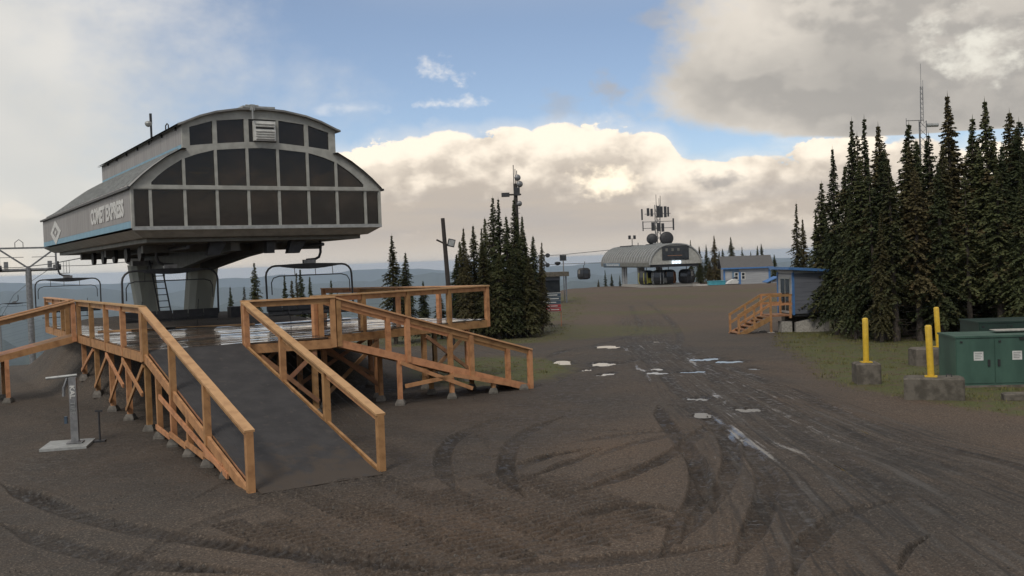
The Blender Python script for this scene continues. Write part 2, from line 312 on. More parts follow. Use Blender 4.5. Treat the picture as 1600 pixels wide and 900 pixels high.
# ------------------------------------------------------------------ mesh builder
class MB:
    def __init__(s): s.v = []; s.f = []
    def add(s, vs, fs):
        k = len(s.v); s.v += [tuple(map(float, q)) for q in vs]; s.f += [tuple(i + k for i in f) for f in fs]; return s
    def box(s, c, size, rot=None):
        x, y, z = [q / 2 for q in size]
        vs = [Vector((i * x, j * y, k * z)) for i in (-1, 1) for j in (-1, 1) for k in (-1, 1)]
        if rot is not None: vs = [rot @ q for q in vs]
        c = Vector(c)
        return s.add([q + c for q in vs], [(0, 1, 3, 2), (4, 6, 7, 5), (0, 4, 5, 1), (2, 3, 7, 6), (0, 2, 6, 4), (1, 5, 7, 3)])
    def span(s, a, b):
        return s.box([(a[i] + b[i]) / 2 for i in range(3)], [abs(b[i] - a[i]) for i in range(3)])
    def beam(s, p0, p1, wd, ht, up=(0, 0, 1), taper=1.0):
        p0, p1 = Vector(p0), Vector(p1); d = (p1 - p0).normalized(); u = Vector(up)
        if abs(d.dot(u)) > .98: u = Vector((1, 0, 0))
        x = d.cross(u).normalized(); y = x.cross(d)
        vs = []
        for p, k in ((p0, 1.0), (p1, taper)):
            for i, j in ((-1, -1), (1, -1), (1, 1), (-1, 1)): vs.append(p + x * (i * wd * k / 2) + y * (j * ht * k / 2))
        return s.add(vs, [(0, 1, 2, 3), (7, 6, 5, 4), (0, 4, 5, 1), (1, 5, 6, 2), (2, 6, 7, 3), (3, 7, 4, 0)])
    def tube(s, pts, r, n=8):
        pts = [Vector(p) for p in pts]; m_ = len(pts); vs = []; fs = []
        rr = r if hasattr(r, '__len__') else [r] * m_
        prev = None
        for i, p in enumerate(pts):
            d = (pts[min(i + 1, m_ - 1)] - pts[max(i - 1, 0)]).normalized()
            if prev is None: prev = d.orthogonal().normalized()
            x = (prev - d * prev.dot(d)).normalized(); y = d.cross(x); prev = x
            for k in range(n):
                a = 2 * math.pi * k / n; vs.append(p + (x * math.cos(a) + y * math.sin(a)) * rr[i])
        for i in range(m_ - 1):
            for k in range(n):
                a, b_ = i * n + k, i * n + (k + 1) % n; fs.append((a, b_, b_ + n, a + n))
        fs.append(tuple(reversed(range(n)))); fs.append(tuple(range((m_ - 1) * n, m_ * n)))
        return s.add(vs, fs)
    def prism(s, poly, vec):
        n = len(poly); vec = Vector(vec); vs = [Vector(p) for p in poly] + [Vector(p) + vec for p in poly]
        return s.add(vs, [tuple(range(n)), tuple(reversed(range(n, 2 * n)))] + [(i, (i + 1) % n + 0, (i + 1) % n + n, i + n)[::-1] for i in range(n)])
    def disc(s, c, axis, r, th, n=20):
        a = Vector(axis).normalized(); x = a.orthogonal().normalized(); y = a.cross(x); c = Vector(c)
        return s.prism([c + x * r * math.cos(2 * math.pi * k / n) + y * r * math.sin(2 * math.pi * k / n) for k in range(n)], a * th)
    def dome(s, c, axis, r, depth, n=16, rings=4):
        a = Vector(axis).normalized(); x = a.orthogonal().normalized(); y = a.cross(x); c = Vector(c); vs = []; fs = []
        for j in range(rings):
            q = j / rings * math.pi / 2
            for k in range(n):
                g = 2 * math.pi * k / n; vs.append(c + (x * math.cos(g) + y * math.sin(g)) * r * math.cos(q) + a * depth * math.sin(q))
        vs.append(c + a * depth)
        for j in range(rings - 1):
            for k in range(n): fs.append((j * n + k, j * n + (k + 1) % n, (j + 1) * n + (k + 1) % n, (j + 1) * n + k))
        for k in range(n): fs.append(((rings - 1) * n + k, (rings - 1) * n + (k + 1) % n, rings * n))
        fs.append(tuple(reversed(range(n))))
        return s.add(vs, fs)
    def sheet(s, rows):
        n = len(rows[0]); vs = [p for r_ in rows for p in r_]
        return s.add(vs, [(i * n + k, i * n + k + 1, (i + 1) * n + k + 1, (i + 1) * n + k) for i in range(len(rows) - 1) for k in range(n - 1)])
    def mesh(s, name, mat, smooth=False, off=(0, 0, 0)):
        me = bpy.data.meshes.new(name)
        me.from_pydata([(a - off[0], b_ - off[1], c - off[2]) for a, b_, c in s.v], [], s.f)
        me.materials.append(MATS[mat]); me.update()
        if smooth:
            me.polygons.foreach_set('use_smooth', [True] * len(me.polygons))
            try: me.set_sharp_from_angle(angle=R(40))
            except Exception: pass
        return me
    def build(s, name, mat, parent=None, smooth=False, world=False, kind=None, label=None):
        off = (0, 0, 0)
        if world and parent is not None:
            q = parent
            off = Vector(q.location)
            while q.parent is not None: q = q.parent; off = off + q.location
        o = bpy.data.objects.new(name, s.mesh(name, mat, smooth, off)); col.objects.link(o)
        if parent is not None: o.parent = parent
        if kind: o['kind'] = kind
        if label: o['label'] = label
        return o
def tag(o, label=None, cat=None, group=None, kind=None):
    if label: o['label'] = label
    if cat: o['category'] = cat
    if group: o['group'] = group
    if kind: o['kind'] = kind
    return o
def thing(name, label, cat, loc=(0, 0, 0), rz=0.0, group=None):
    o = bpy.data.objects.new(name, None); col.objects.link(o); o.empty_display_size = .3
    o.location = loc; o.rotation_euler = (0, 0, rz)
    return tag(o, label, cat, group)
def copy_tree(o, parent=None):
    c = o.copy(); col.objects.link(c); c.parent = parent
    for ch in list(o.children):
        copy_tree(ch, c)
    return c
def text_mesh(body, width, height, mat, bold=.0, th=.012):
    cu = bpy.data.curves.new('lettering', 'FONT'); cu.body = body; cu.size = 1.0; cu.extrude = .02; cu.offset = bold; cu.resolution_u = 3
    ob = bpy.data.objects.new('lettering', cu); me = bpy.data.meshes.new_from_object(ob)
    bpy.data.objects.remove(ob)
    v = np.empty(len(me.vertices) * 3, 'f'); me.vertices.foreach_get('co', v); v = v.reshape(-1, 3)
    lo, hi = v.min(0), v.max(0); v = (v - lo) / np.maximum(hi - lo, 1e-6) * np.array([width, height, th])
    me.vertices.foreach_set('co', v.astype('f').ravel()); me.materials.clear(); me.materials.append(MATS[mat]); me.update(); me.name = 'lettering'
    return me
def put_text(me, origin, xdir, ydir, parent, name='lettering'):
    """origin in parent space, letters run along xdir, up along ydir"""
    x = Vector(xdir).normalized(); y = Vector(ydir).normalized(); z = x.cross(y)
    o = bpy.data.objects.new(name, me); col.objects.link(o); o.parent = parent
    M = Matrix((x, y, z)).transposed().to_4x4(); M.translation = Vector(origin); o.matrix_local = M
    return o

# ------------------------------------------------------------------ terrain
PUDDLES = [(4.19, 43.27, 0.49, 0.71), (1.8, 36.53, 0.32, 0.63), (3.21, 35.51, 0.44, 0.46), (2.5, 33.79, 0.16, 0.17), (3.13, 32.34, 0.17, 0.34), (2.81, 32.03, 0.13, 0.17), (4.59, 31.95, 0.27, 0.27), (4.87, 33.16, 0.18, 0.2), (4.97, 31.86, 0.11, 0.13), (5.73, 31.88, 0.45, 0.19), (7.05, 36.0, 0.48, 0.31), (7.64, 34.88, 0.4, 0.45), (7.96, 32.44, 0.14, 0.29), (4.9, 26.03, 0.27, 0.22), (5.67, 23.94, 0.31, 0.24), (4.49, 23.44, 0.21, 0.3), (6.79, 46.88, 0.26, 0.28)]
TRACKS = [(0.34, [[-1.04, 16.36], [-1.36, 17.9], [-1.5, 19.38], [-1.41, 21.07], [-0.99, 22.76], [-0.27, 24.5]]), (0.34, [[0.09, 15.98], [-0.18, 17.44], [-0.22, 18.85], [-0.08, 20.67], [0.4, 22.48], [1.15, 23.98]]), (0.32, [[0.16, 17.23], [0.78, 18.21], [1.7, 19.65]]), (0.34, [[-1.37, 17.12], [-0.36, 17.84], [0.64, 19.19], [1.65, 19.79]]), (0.36, [[2.94, 14.56], [3.23, 16.9], [3.41, 20.16], [3.49, 22.99], [3.69, 25.29]]), (0.36, [[2.12, 13.01], [2.89, 14.95], [3.64, 16.83], [4.17, 19.0], [4.45, 21.48], [4.37, 24.27], [3.96, 25.23]]), (0.34, [[1.78, 12.49], [2.56, 14.62], [3.01, 16.21], [3.37, 18.53], [3.47, 20.89]]), (0.34, [[0.72, 15.88], [2.07, 17.45], [3.21, 19.37], [4.35, 22.18]]), (0.42, [[5.66, 47.21], [4.98, 36.71], [4.65, 27.77], [4.56, 21.46], [4.42, 16.96], [4.0, 13.39], [3.77, 11.53]]), (0.42, [[7.25, 46.49], [6.45, 36.19], [6.03, 27.41], [5.94, 20.4], [5.96, 15.33], [6.22, 11.97]]), (0.4, [[6.87, 39.94], [6.51, 28.69], [6.86, 21.15], [7.84, 15.05]]), (0.4, [[7.01, 35.99], [7.59, 25.97], [7.92, 19.65], [8.74, 16.77]]), (0.45, [[-9.86, 18.44], [-6.75, 15.42], [-4.23, 13.78], [-1.8, 12.63], [-0.13, 12.23], [1.54, 12.57], [2.87, 12.92]]), (0.45, [[-8.22, 15.31], [-5.58, 13.28], [-3.22, 12.29]]), (0.36, [[3.25, 11.58], [3.78, 12.81], [4.89, 14.3], [5.99, 14.91]]), (0.3, [[4.55, 11.66], [4.96, 12.39], [5.47, 12.96]]), (0.36, [[2.68, 12.12], [3.61, 14.47], [4.31, 16.98], [4.62, 19.93]]), (0.4, [[1.28, 30.15], [2.09, 33.37], [4.74, 36.79], [7.52, 44.5], [10.42, 63.85], [12.27, 89.2]]), (0.4, [[1.15, 38.05], [2.11, 41.79], [3.85, 46.09], [7.64, 58.65], [10.16, 84.01]]), (0.36, [[0.32, 13.54], [1.15, 14.81], [1.97, 15.08], [2.61, 14.25]])]
YAW = R(32.75)
Ax = np.array([-math.sin(YAW), math.cos(YAW)]); Bx = np.array([math.cos(YAW), math.sin(YAW)])
PLATEAU = [(-26.5, -60), (-24.5, 30), (-23.5, 46), (-19, 49), (-13, 51), (-6, 61), (0, 67), (5, 92), (8.5, 114), (10, 152), (34, 165), (62, 130), (80, 60), (80, -60)]
def ss(a, b_, x):
    q = np.clip((x - a) / (b_ - a), 0, 1); return q * q * (3 - 2 * q)
def seg_dist(x, y, a, b_):
    ax, ay = a; dx, dy = b_[0] - ax, b_[1] - ay; L2 = dx * dx + dy * dy
    q = np.clip(((x - ax) * dx + (y - ay) * dy) / L2, 0, 1)
    ex, ey = x - ax - q * dx, y - ay - q * dy
    return np.hypot(ex, ey), q, ex, ey, math.sqrt(L2)
def inside(x, y, poly):
    r_ = np.zeros(np.shape(x), bool); n = len(poly)
    for i in range(n):
        (x0, y0), (x1, y1) = poly[i], poly[(i + 1) % n]
        if y0 == y1: continue
        c_ = ((y0 > y) != (y1 > y)) & (x < (x1 - x0) * (y - y0) / (y1 - y0) + x0); r_ ^= c_
    return r_
def poly_sd(x, y, poly):
    d = np.full(np.shape(x), 1e9)
    for i in range(len(poly)): d = np.minimum(d, seg_dist(x, y, poly[i], poly[(i + 1) % len(poly)])[0])
    return np.where(inside(x, y, poly), -d, d)
_r = np.random.RandomState(5); WAV = [(_r.uniform(-1, 1, 2), _r.uniform(0, 6.28)) for _ in range(40)]
def wav(x, y, L, k0, n=6):
    s_ = 0
    for i in range(n):
        d, ph = WAV[(k0 + i) % 40]; d = d / np.hypot(*d); s_ = s_ + np.sin((x * d[0] + y * d[1]) * 6.283 / (L * (0.6 + .18 * i)) + ph)
    return s_ / n
def az_noise(a, k0, L):
    return sum(math.sin(WAV[(k0 + i) % 40][1]) * 0 + np.sin(a / L * (1.7 ** i) * 6.283 + WAV[(k0 + i) % 40][1]) * .62 ** i for i in range(7))
def gh(x, y, fine=False):
    x = np.asarray(x, float); y = np.asarray(y, float); rr = np.hypot(x, y)
    h = -.6 * ss(36, 58, y) + .55 * ss(68, 112, y) - .85 * ss(116, 142, y)
    h = h + .05 * wav(x, y, 9, 0) * ss(8, 30, y) + .10 * wav(x, y, 26, 9) * ss(45, 90, y)
    d = np.maximum(poly_sd(x, y, PLATEAU), 0); d = d * d / (d + 9)
    drop = 640 * (1 - np.exp(-d / 1500)) + .06 * np.minimum(d, 200) + ss(20, 300, d) * 18 * wav(x, y, 420, 15)
    h = h - drop
    a = np.degrees(np.arctan2(x, y))
    for Rk, ang, sl, amp, k0 in ((15500, -.42, .22, .10, 3), (10500, -.95, .20, .22, 11), (7000, -1.9, .20, .35, 20), (4300, -3.9, .22, .7, 28)):
        tp = CAMZ + np.tan(np.radians(ang + amp * az_noise(a, k0, 19.0))) * Rk
        h = np.where(rr > 2000, np.maximum(h, tp - np.abs(rr - Rk) * sl), h)
    # built-up mound the lift terminal stands on
    mx, my = x + 12.9, y - 38.6
    u = mx * Ax[0] + my * Ax[1]; q = mx * Bx[0] + my * Bx[1]
    md = (np.abs(u / 6.2) ** 4 + np.abs(q / 3.3) ** 4) ** .25
    md = np.where(rr < 80, 1 - ss(1.0, 1.75, md), 0)
    h = h * (1 - md) + (2.02 + .03 * wav(x, y, 2.0, 22)) * md + .16 * wav(x, y, 2.4, 30) * md * (1 - md) * 4
    return h
def gz(x, y): return float(gh(np.array([x]), np.array([y]))[0])

# ------------------------------------------------------------------ ground sheet (polar grid round the camera, fine where the yard is near)
def build_ground():
    a_in = np.linspace(-34, 34, 861); a_out = np.linspace(34, 326, 74)[1:-1]
    ang = np.radians(np.concatenate([a_in, a_out])); na = len(ang)
    r1 = np.linspace(2.0, 10.0, 12)[:-1]; r2 = 1 / np.linspace(1 / 10., 1 / 62., 430)
    r3 = np.geomspace(62, 320, 62)[1:]; r4 = np.geomspace(320, 19000, 100)[1:]
    r4 = np.unique(np.concatenate([r4, [4300, 7000, 10500, 15500]]))
    rad = np.concatenate([[.6], r1, r2, r3, r4]); nr = len(rad)
    RR, AA = np.meshgrid(rad, ang, indexing='ij')
    X = RR * np.sin(AA); Y = RR * np.cos(AA)
    Z = gh(X, Y)
    near = (RR < 95) & (Y > 6) & (np.abs(np.degrees(AA)) < 40)
    x, y = X[near], Y[near]; rn = RR[near]
    dz = np.zeros(x.shape); wet = np.zeros(x.shape); film = np.zeros(x.shape)
    tone = .5 + .5 * wav(x, y, 5.0, 4)
    fade = 1 - ss(45, 80, rn)
    dz += fade * (.010 * wav(x, y, .9, 2) + .006 * wav(x, y, .42, 8) + .014 * wav(x, y, 2.6, 14))
    rng = np.random.RandomState(3)
    def press(dist, s_arc, side, wdt, deep, ridge, per, chev, wk, brk=None):
        nonlocal dz, wet
        prof = 1 - ss(wdt * .42, wdt * .58, dist); berm = np.exp(-((dist - wdt * .62) / (wdt * .12)) ** 2)
        k = np.clip(.55 + .6 * np.sin(s_arc * .9 + side * 2 + wdt * 31) + .35 * np.sin(s_arc * 2.3 + wdt * 77), .40, 1)
        dz += -deep * prof * (.45 + .55 * k) + .35 * deep * berm * k
        dz += prof * ridge * k * np.sign(np.sin(6.283 * (s_arc + chev * np.abs(dist)) / per)) * .5
        wet = np.maximum(wet, prof * (.45 + .55 * k) * wk)
    rt = random.Random(12); extra = []
    for k in range(20):     # fainter, older wheel marks across the yard
        cx_, cy_ = rt.uniform(-5.5, 4.5), rt.uniform(12.5, 23); rad_ = rt.uniform(2.0, 7.0); a0 = rt.uniform(0, 6.28); sw = rt.uniform(.5, 1.3) * rt.choice((-1, 1)); ex_ = rt.uniform(.6, 1.0)
        extra.append((rt.uniform(.26, .36), [[cx_ + rad_ * ex_ * (math.cos(a0 + sw * q / 5) - math.cos(a0 + sw / 2)), cy_ + rad_ * (math.sin(a0 + sw * q / 5) - math.sin(a0 + sw / 2))] for q in range(6)]))
    for ti, (wdt, pts) in enumerate(TRACKS + extra):
        # smooth polyline
        P_ = np.array(pts); q = np.arange(len(P_)); qq = np.linspace(0, len(P_) - 1, (len(P_) - 1) * 7 + 1)
        def cr(c_):
            pp = np.concatenate([[2 * c_[0] - c_[1]], c_, [2 * c_[-1] - c_[-2]]]); out = []
            for v_ in qq:
                i = min(int(v_), len(c_) - 2); f_ = v_ - i; p0, p1, p2, p3 = pp[i:i + 4]
                out.append(.5 * (2 * p1 + (p2 - p0) * f_ + (2 * p0 - 5 * p1 + 4 * p2 - p3) * f_ ** 2 + (3 * p1 - p0 - 3 * p2 + p3) * f_ ** 3))
            return np.array(out)
        S = np.stack([cr(P_[:, 0]), cr(P_[:, 1])], 1)
        bb = (x > S[:, 0].min() - 1) & (x < S[:, 0].max() + 1) & (y > S[:, 1].min() - 1) & (y < S[:, 1].max() + 1)
        xi, yi = x[bb], y[bb]; best = np.full(xi.shape, 1e9); arc = np.zeros(xi.shape); acc = 0
        for i in range(len(S) - 1):
            d, q_, ex, ey, L_ = seg_dist(xi, yi, S[i], S[i + 1]); u = d < best
            best[u] = d[u]; arc[u] = acc + q_[u] * L_; acc += L_
        full_d = np.full(x.shape, 9.0); full_d[bb] = best; fa = np.zeros(x.shape); fa[bb] = arc
        road = ti in (8, 9, 10, 11, 17, 18)
        ends = ss(0, 1.6, fa) * (1 - ss(acc - 1.6, acc, fa)); full_d = full_d + (1 - ends) * wdt * .45
        old = ti >= len(TRACKS)
        press(full_d, fa, ti, wdt, .028 if road else .018 if old else .055, .0 if road else .014 if old else .028, .19, .35, .85 if road else .55 if old else 1.0)
    # tracked-vehicle tread in front of the long ramp
    ux = (x + 3.6) * Ax[0] + (y - 17.55) * Ax[1]; vx = (x + 3.6) * Bx[0] + (y - 17.55) * Bx[1]
    for k in range(12):
        c_ = -2.3 + k * .56 + .05 * np.sin(ux * .8 + k); d = np.abs(vx - c_ - .05 * ux * (k - 4.5) * .5)
        s_in = -.15 if 1 < k < 7 else -1.6 - .4 * (k % 3); on = (1 - ss(s_in, s_in + .15, ux)) * ss(-7.6, -5.8, ux)
        press(d + (1 - on) * 1.0, ux + .03 * k, k, .50, .020, .038, .20, .15, .60)
    # puddle hollows
    for i, (px_, py_, ra, rb) in enumerate(PUDDLES):
        th = np.arctan2((y - py_) / rb, (x - px_) / ra)
        q = np.hypot((x - px_) / (ra * 1.02), (y - py_) / (rb * 1.02)) * (1 + .16 * np.sin(2 * th + i) + .12 * np.sin(3 * th + 2.1 * i) + .09 * np.sin(5 * th + i * i) + .12 * wav(x, y, .35, i))
        hol = 1 - ss(.80, 1.22, q); dz = dz * (1 - hol * .75) - .075 * hol
        wet = np.maximum(wet, 1 - ss(1.0, 2.6, q))
    # broad dampness along the road
    lane = poly_sd(x, y, [(3.2, 11), (3.6, 20), (3.4, 30), (1.6, 36), (3.5, 48), (7.5, 50), (8.6, 36), (8.0, 26), (8.5, 19), (9.5, 13)])
    damp = (1 - ss(-2.6, 2.2, lane + 1.2 * wav(x, y, 2.8, 5)))
    yl = np.array([10, 13.4, 17, 21.5, 27.8, 36.7, 47.2, 60, 90.]); xl = np.interp(y, yl, [3.6, 4.0, 4.4, 4.55, 4.65, 5.0, 5.6, 7.0, 10.]); xr_ = np.interp(y, [10, 15, 17, 19.7, 26, 36, 47, 60, 90.], [9.6, 9.0, 8.7, 7.95, 7.6, 7.1, 7.4, 9.0, 12.])
    un = (x - xl) / (xr_ - xl); on_l = ss(-.5, .0, un) * (1 - ss(1.0, 1.5, un)) * (1 - ss(60, 85, y)); stk = 0
    for kf, am, sp in ((5.3, .5, .31), (9.7, .7, .53), (16.3, .8, .9), (27.1, .7, 1.4), (41.0, .5, 2.3)): stk = stk + am * np.sin(6.283 * kf * un + 1.7 * np.sin(y * .23 * sp + kf) + kf) * (.6 + .4 * np.sin(y * sp * .8 + kf * 2))
    stk = stk / 1.6; dz += on_l * .011 * stk; wet = np.maximum(wet, on_l * np.clip(.34 + .42 * stk, 0, .95)); film = on_l * (.26 + .24 * ss(0, 1, -stk)) * ss(14.5, 20, y + 1.5 * wav(x, y, 5, 31)) * (1 - ss(48, 60, y)); lanek = on_l; laneu = np.clip(un, -1, 2)
    for o_, wd_, y0_, y1_, kf_ in ((0, .20, 14, 27, .56), (.42, .11, 16, 30, .50), (-.35, .09, 17.5, 23, .48), (.85, .10, 15, 24, .46), (1.5, .13, 18, 29, .42), (-.9, .12, 28, 45, .46), (.6, .14, 30, 46, .46), (2.4, .12, 17, 26, .36)):
        xc_ = np.interp(y, [12, 14.5, 17, 20, 23.5, 27, 32, 46], [5.2, 5.0, 4.95, 4.75, 4.6, 5.0, 5.4, 6.6]) + o_ * (.6 + y / 45) + .10 * np.sin(y * .9 + o_ * 9) + .05 * np.sin(y * 2.7 + o_ * 5)
        run = np.exp(-((x - xc_) / (wd_ * (.7 + .5 * np.sin(y * 1.3 + o_ * 4) ** 2))) ** 2) * ss(y0_, y0_ + 2.5, y) * (1 - ss(y1_ - 4, y1_, y)); film = np.maximum(film, run * (kf_ + .14) * (.8 + .35 * np.sin(y * .7 + o_ * 3))); dz -= .012 * run
    dz = dz * (1 - .6 * np.clip(film * 1.2, 0, 1)); wet = np.maximum(wet, damp * np.clip(.30 + .5 * wav(x, y, 1.8, 17) + .25 * wav(x, y, .6, 27), 0, .8))
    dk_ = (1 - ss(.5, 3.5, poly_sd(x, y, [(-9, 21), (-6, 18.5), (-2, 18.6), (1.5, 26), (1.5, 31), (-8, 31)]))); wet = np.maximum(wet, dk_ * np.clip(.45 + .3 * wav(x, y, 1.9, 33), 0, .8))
    left_d = (1 - ss(-9, -4, x)) * (1 - ss(24, 34, y)); wet = np.maximum(wet, left_d * np.clip(.25 + .3 * wav(x, y, 2.4, 7), 0, .6))
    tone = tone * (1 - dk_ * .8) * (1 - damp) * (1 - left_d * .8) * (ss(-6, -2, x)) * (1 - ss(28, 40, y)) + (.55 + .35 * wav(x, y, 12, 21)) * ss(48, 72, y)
    Zn = Z[near] + dz; Z[near] = Zn
    W = np.zeros(X.shape); W[near] = wet
    T_ = np.where((Y > 90) & (RR < 260), .65, 0.); T_[near] = tone; FL = np.zeros(X.shape); FL[near] = film; LU = np.zeros(X.shape); LU[near] = laneu; LK = np.zeros(X.shape); LK[near] = lanek
    # grass
    G = np.zeros(X.shape)
    verge = [(12.5, 47.5), (10.6, 40), (9.9, 35), (8.75, 28.85), (9.0, 26), (9.9, 24.3), (10.3, 22.2), (11.4, 20.6), (15, 18), (70, 10), (70, 100), (30, 100), (17, 62)]
    sd_ = poly_sd(X, Y, verge); G = np.maximum(G, (1 - ss(-1.3, .5, sd_)) * (.80 + .25 * wav(X, Y, 2.2, 3)))
    G = np.maximum(G, (1 - ss(5.5, 10.0, np.hypot((X + 1.2) * .62, (Y - 58.5)))) * .62)
    G = np.maximum(G, (1 - ss(-4, 4, poly_sd(X, Y, [(-30, 52), (-3, 49), (2.2, 50), (3.5, 58), (5.5, 72), (9, 100), (8, 118), (-30, 118)]))) * (.62 + .35 * wav(X, Y, 5, 13)))
    G = np.maximum(G, ss(58, 75, Y) * (1 - ss(110, 125, Y)) * np.clip(.40 + .5 * wav(X, Y, 9, 19), 0, .66))
    G = np.maximum(G, (1 - ss(2.0, 4.2, np.hypot(X + .9, (Y - 35.0) * .6))) * .8)
    G = np.maximum(G, ss(-17, -22, X) * 0)
    pd = poly_sd(X, Y, PLATEAU); F = ss(6, 70, pd)
    co = np.stack([X, Y, Z], -1).reshape(-1, 3)
    i0 = np.arange(nr - 1)[:, None] * na; j = np.arange(na)[None, :]; jn = (j + 1) % na
    quads = np.stack([i0 + j, i0 + na + j, i0 + na + jn, i0 + jn], -1).reshape(-1, 4)
    centre = len(co); co = np.vstack([co, [[0, 0, 0]]])
    tri = np.stack([np.full(na, centre), np.arange(na), (np.arange(na) + 1) % na], -1)
    me = bpy.data.meshes.new('ground'); me.vertices.add(len(co)); me.vertices.foreach_set('co', co.astype('f').ravel())
    nl_ = quads.size + tri.size; me.loops.add(nl_); me.loops.foreach_set('vertex_index', np.concatenate([quads.ravel(), tri.ravel()]).astype('i'))
    npoly = len(quads) + len(tri); me.polygons.add(npoly)
    st = np.concatenate([np.arange(len(quads)) * 4, quads.size + np.arange(len(tri)) * 3]).astype('i'); me.polygons.foreach_set('loop_start', st)
    me.update(calc_edges=True); me.polygons.foreach_set('use_smooth', np.ones(npoly, bool)); me.validate()
    for nm, A_ in (('wet', W), ('grass', G), ('far', F), ('tone', np.clip(T_, 0, 1)), ('film', np.clip(FL, 0, 1)), ('lane_u', LU), ('lane_k', LK)):
        at = me.attributes.new(nm, 'FLOAT', 'POINT'); at.data.foreach_set('value', np.append(A_.ravel(), 0).astype('f'))
    me.materials.append(MATS['earth'])
    o = bpy.data.objects.new('ground', me); col.objects.link(o); o['kind'] = 'structure'
    return o
ground = build_ground()

# puddles lie in the hollows of the ground
for i, (px_, py_, ra, rb) in enumerate(PUDDLES):
    z = gz(px_, py_) - .030; n = 28; c = MB()
    ring = [(px_ + ra * 1.35 * math.cos(2 * math.pi * k / n), py_ + rb * 1.35 * math.sin(2 * math.pi * k / n), z) for k in range(n)]
    c.add(ring, [tuple(range(n))]).build('puddle', 'water')['kind'] = 'structure'

# ------------------------------------------------------------------ loose stones and grass (stuff)
def scatter_stones():
    rng = np.random.RandomState(11); n = 2200; vs = []; fs = []
    r_ = 1 / rng.uniform(1 / 40., 1 / 11., n); a = np.radians(rng.uniform(-30, 30, n)); X, Y = r_ * np.sin(a), r_ * np.cos(a); Z = gh(X, Y)
    tet = np.array([[1, 0, -.5], [-.5, .87, -.5], [-.5, -.87, -.5], [.3, .1, .8], [-.4, -.2, .6]])
    for i in range(n):
        s_ = .010 + .022 * rng.rand() ** 3; th = rng.rand() * 6.28; ca, sa = math.cos(th), math.sin(th)
        k = len(vs); q = tet * s_ * rng.uniform(.7, 1.3, (5, 3))
        for p in q: vs.append((X[i] + ca * p[0] - sa * p[1], Y[i] + sa * p[0] + ca * p[1], Z[i] + p[2] + .004))
        fs += [(k, k + 1, k + 3), (k + 1, k + 4, k + 3), (k + 1, k + 2, k + 4), (k + 2, k, k + 3), (k + 2, k + 3, k + 4)]
    c = MB(); c.v = vs; c.f = fs; o = c.build('gravel', 'pebble'); tag(o, 'small loose stones strewn over the muddy yard', 'gravel', kind='stuff')
scatter_stones()
def scatter_grass():
    rng = np.random.RandomState(21); vs = []; fs = []
    regs = [((9, 70), (19, 52), 'v', 24000), ((-14, 9), (50, 100), 'm', 6000), ((-4, 3), (31, 40), 'd', 900)]
    verge = [(12.5, 47.5), (10.6, 40), (9.9, 35), (8.95, 28.85), (9.2, 26), (10.1, 24.5), (10.5, 22.6), (11.6, 21), (15, 18.5), (40, 12), (40, 60), (17, 60)]
    for (x0, x1), (y0, y1), kd, n in regs:
        X = rng.uniform(x0, min(x1, 30), n); Y = rng.uniform(y0, y1, n)
        pt = .5 + .5 * wav(X, Y, 1.5, 6) + .25 * wav(X, Y, .5, 16)
        if kd == 'v': ok = (poly_sd(X, Y, verge) < -.1) & (np.abs(X) < Y * .6) & (pt > rng.uniform(.25, .75, n))
        elif kd == 'm': ok = (poly_sd(X, Y, [(-14, 54), (-3, 51), (2.0, 52), (3.2, 58), (5.0, 72), (8, 100), (-2, 100)]) < 0) & (pt > rng.uniform(.2, .7, n))
        else: ok = (np.hypot(X + .9, (Y - 35) * .6) < 2.6) & (pt > .4)
        X, Y = X[ok], Y[ok]; Z = gh(X, Y)
        tall = np.clip(.8 + 1.1 * wav(X, Y, 3.1, 11) + .7 * wav(X, Y, 1.1, 23), .5, 2.6)
        for i in range(len(X)):
            for b_ in range(5):
                th = rng.rand() * 6.28; hh = rng.uniform(.03, .10) * tall[i]; wd = rng.uniform(.006, .012) * (1.5 if kd == 'm' else 1)
                ox, oy = X[i] + rng.normal() * .07, Y[i] + rng.normal() * .07; lx, ly = math.cos(th) * hh * .6, math.sin(th) * hh * .6
                k = len(vs); vs += [(ox - wd * math.sin(th), oy + wd * math.cos(th), Z[i] - .01), (ox + wd * math.sin(th), oy - wd * math.cos(th), Z[i] - .01), (ox + lx, oy + ly, Z[i] + hh)]
                fs.append((k, k + 1, k + 2))
    c = MB(); c.v = vs; c.f = fs; tag(c.build('grass', 'grass'), 'short patchy grass on the verges beside the dirt yard', 'grass', kind='stuff')
scatter_grass()

# ------------------------------------------------------------------ haze over the valley
hz = MB().span((-24000, -24000, -900), (24000, 24000, 24))
mh = bpy.data.materials.new('haze'); mh.use_nodes = True; t = NT(mh.node_tree); t.n.clear()
pv = t.node('ShaderNodeVolumePrincipled'); pv.inputs['Color'].default_value = (.66, .80, 1.0, 1); pv.inputs['Density'].default_value = 6.5e-5
pv.inputs['Anisotropy'].default_value = .2
o = t.node('ShaderNodeOutputMaterial'); t.l.new(pv.outputs[0], o.inputs['Volume']); MATS['haze'] = mh
hzo = hz.build('haze', 'haze'); tag(hzo, 'pale blue haze filling the air over the valley', 'haze', kind='stuff')

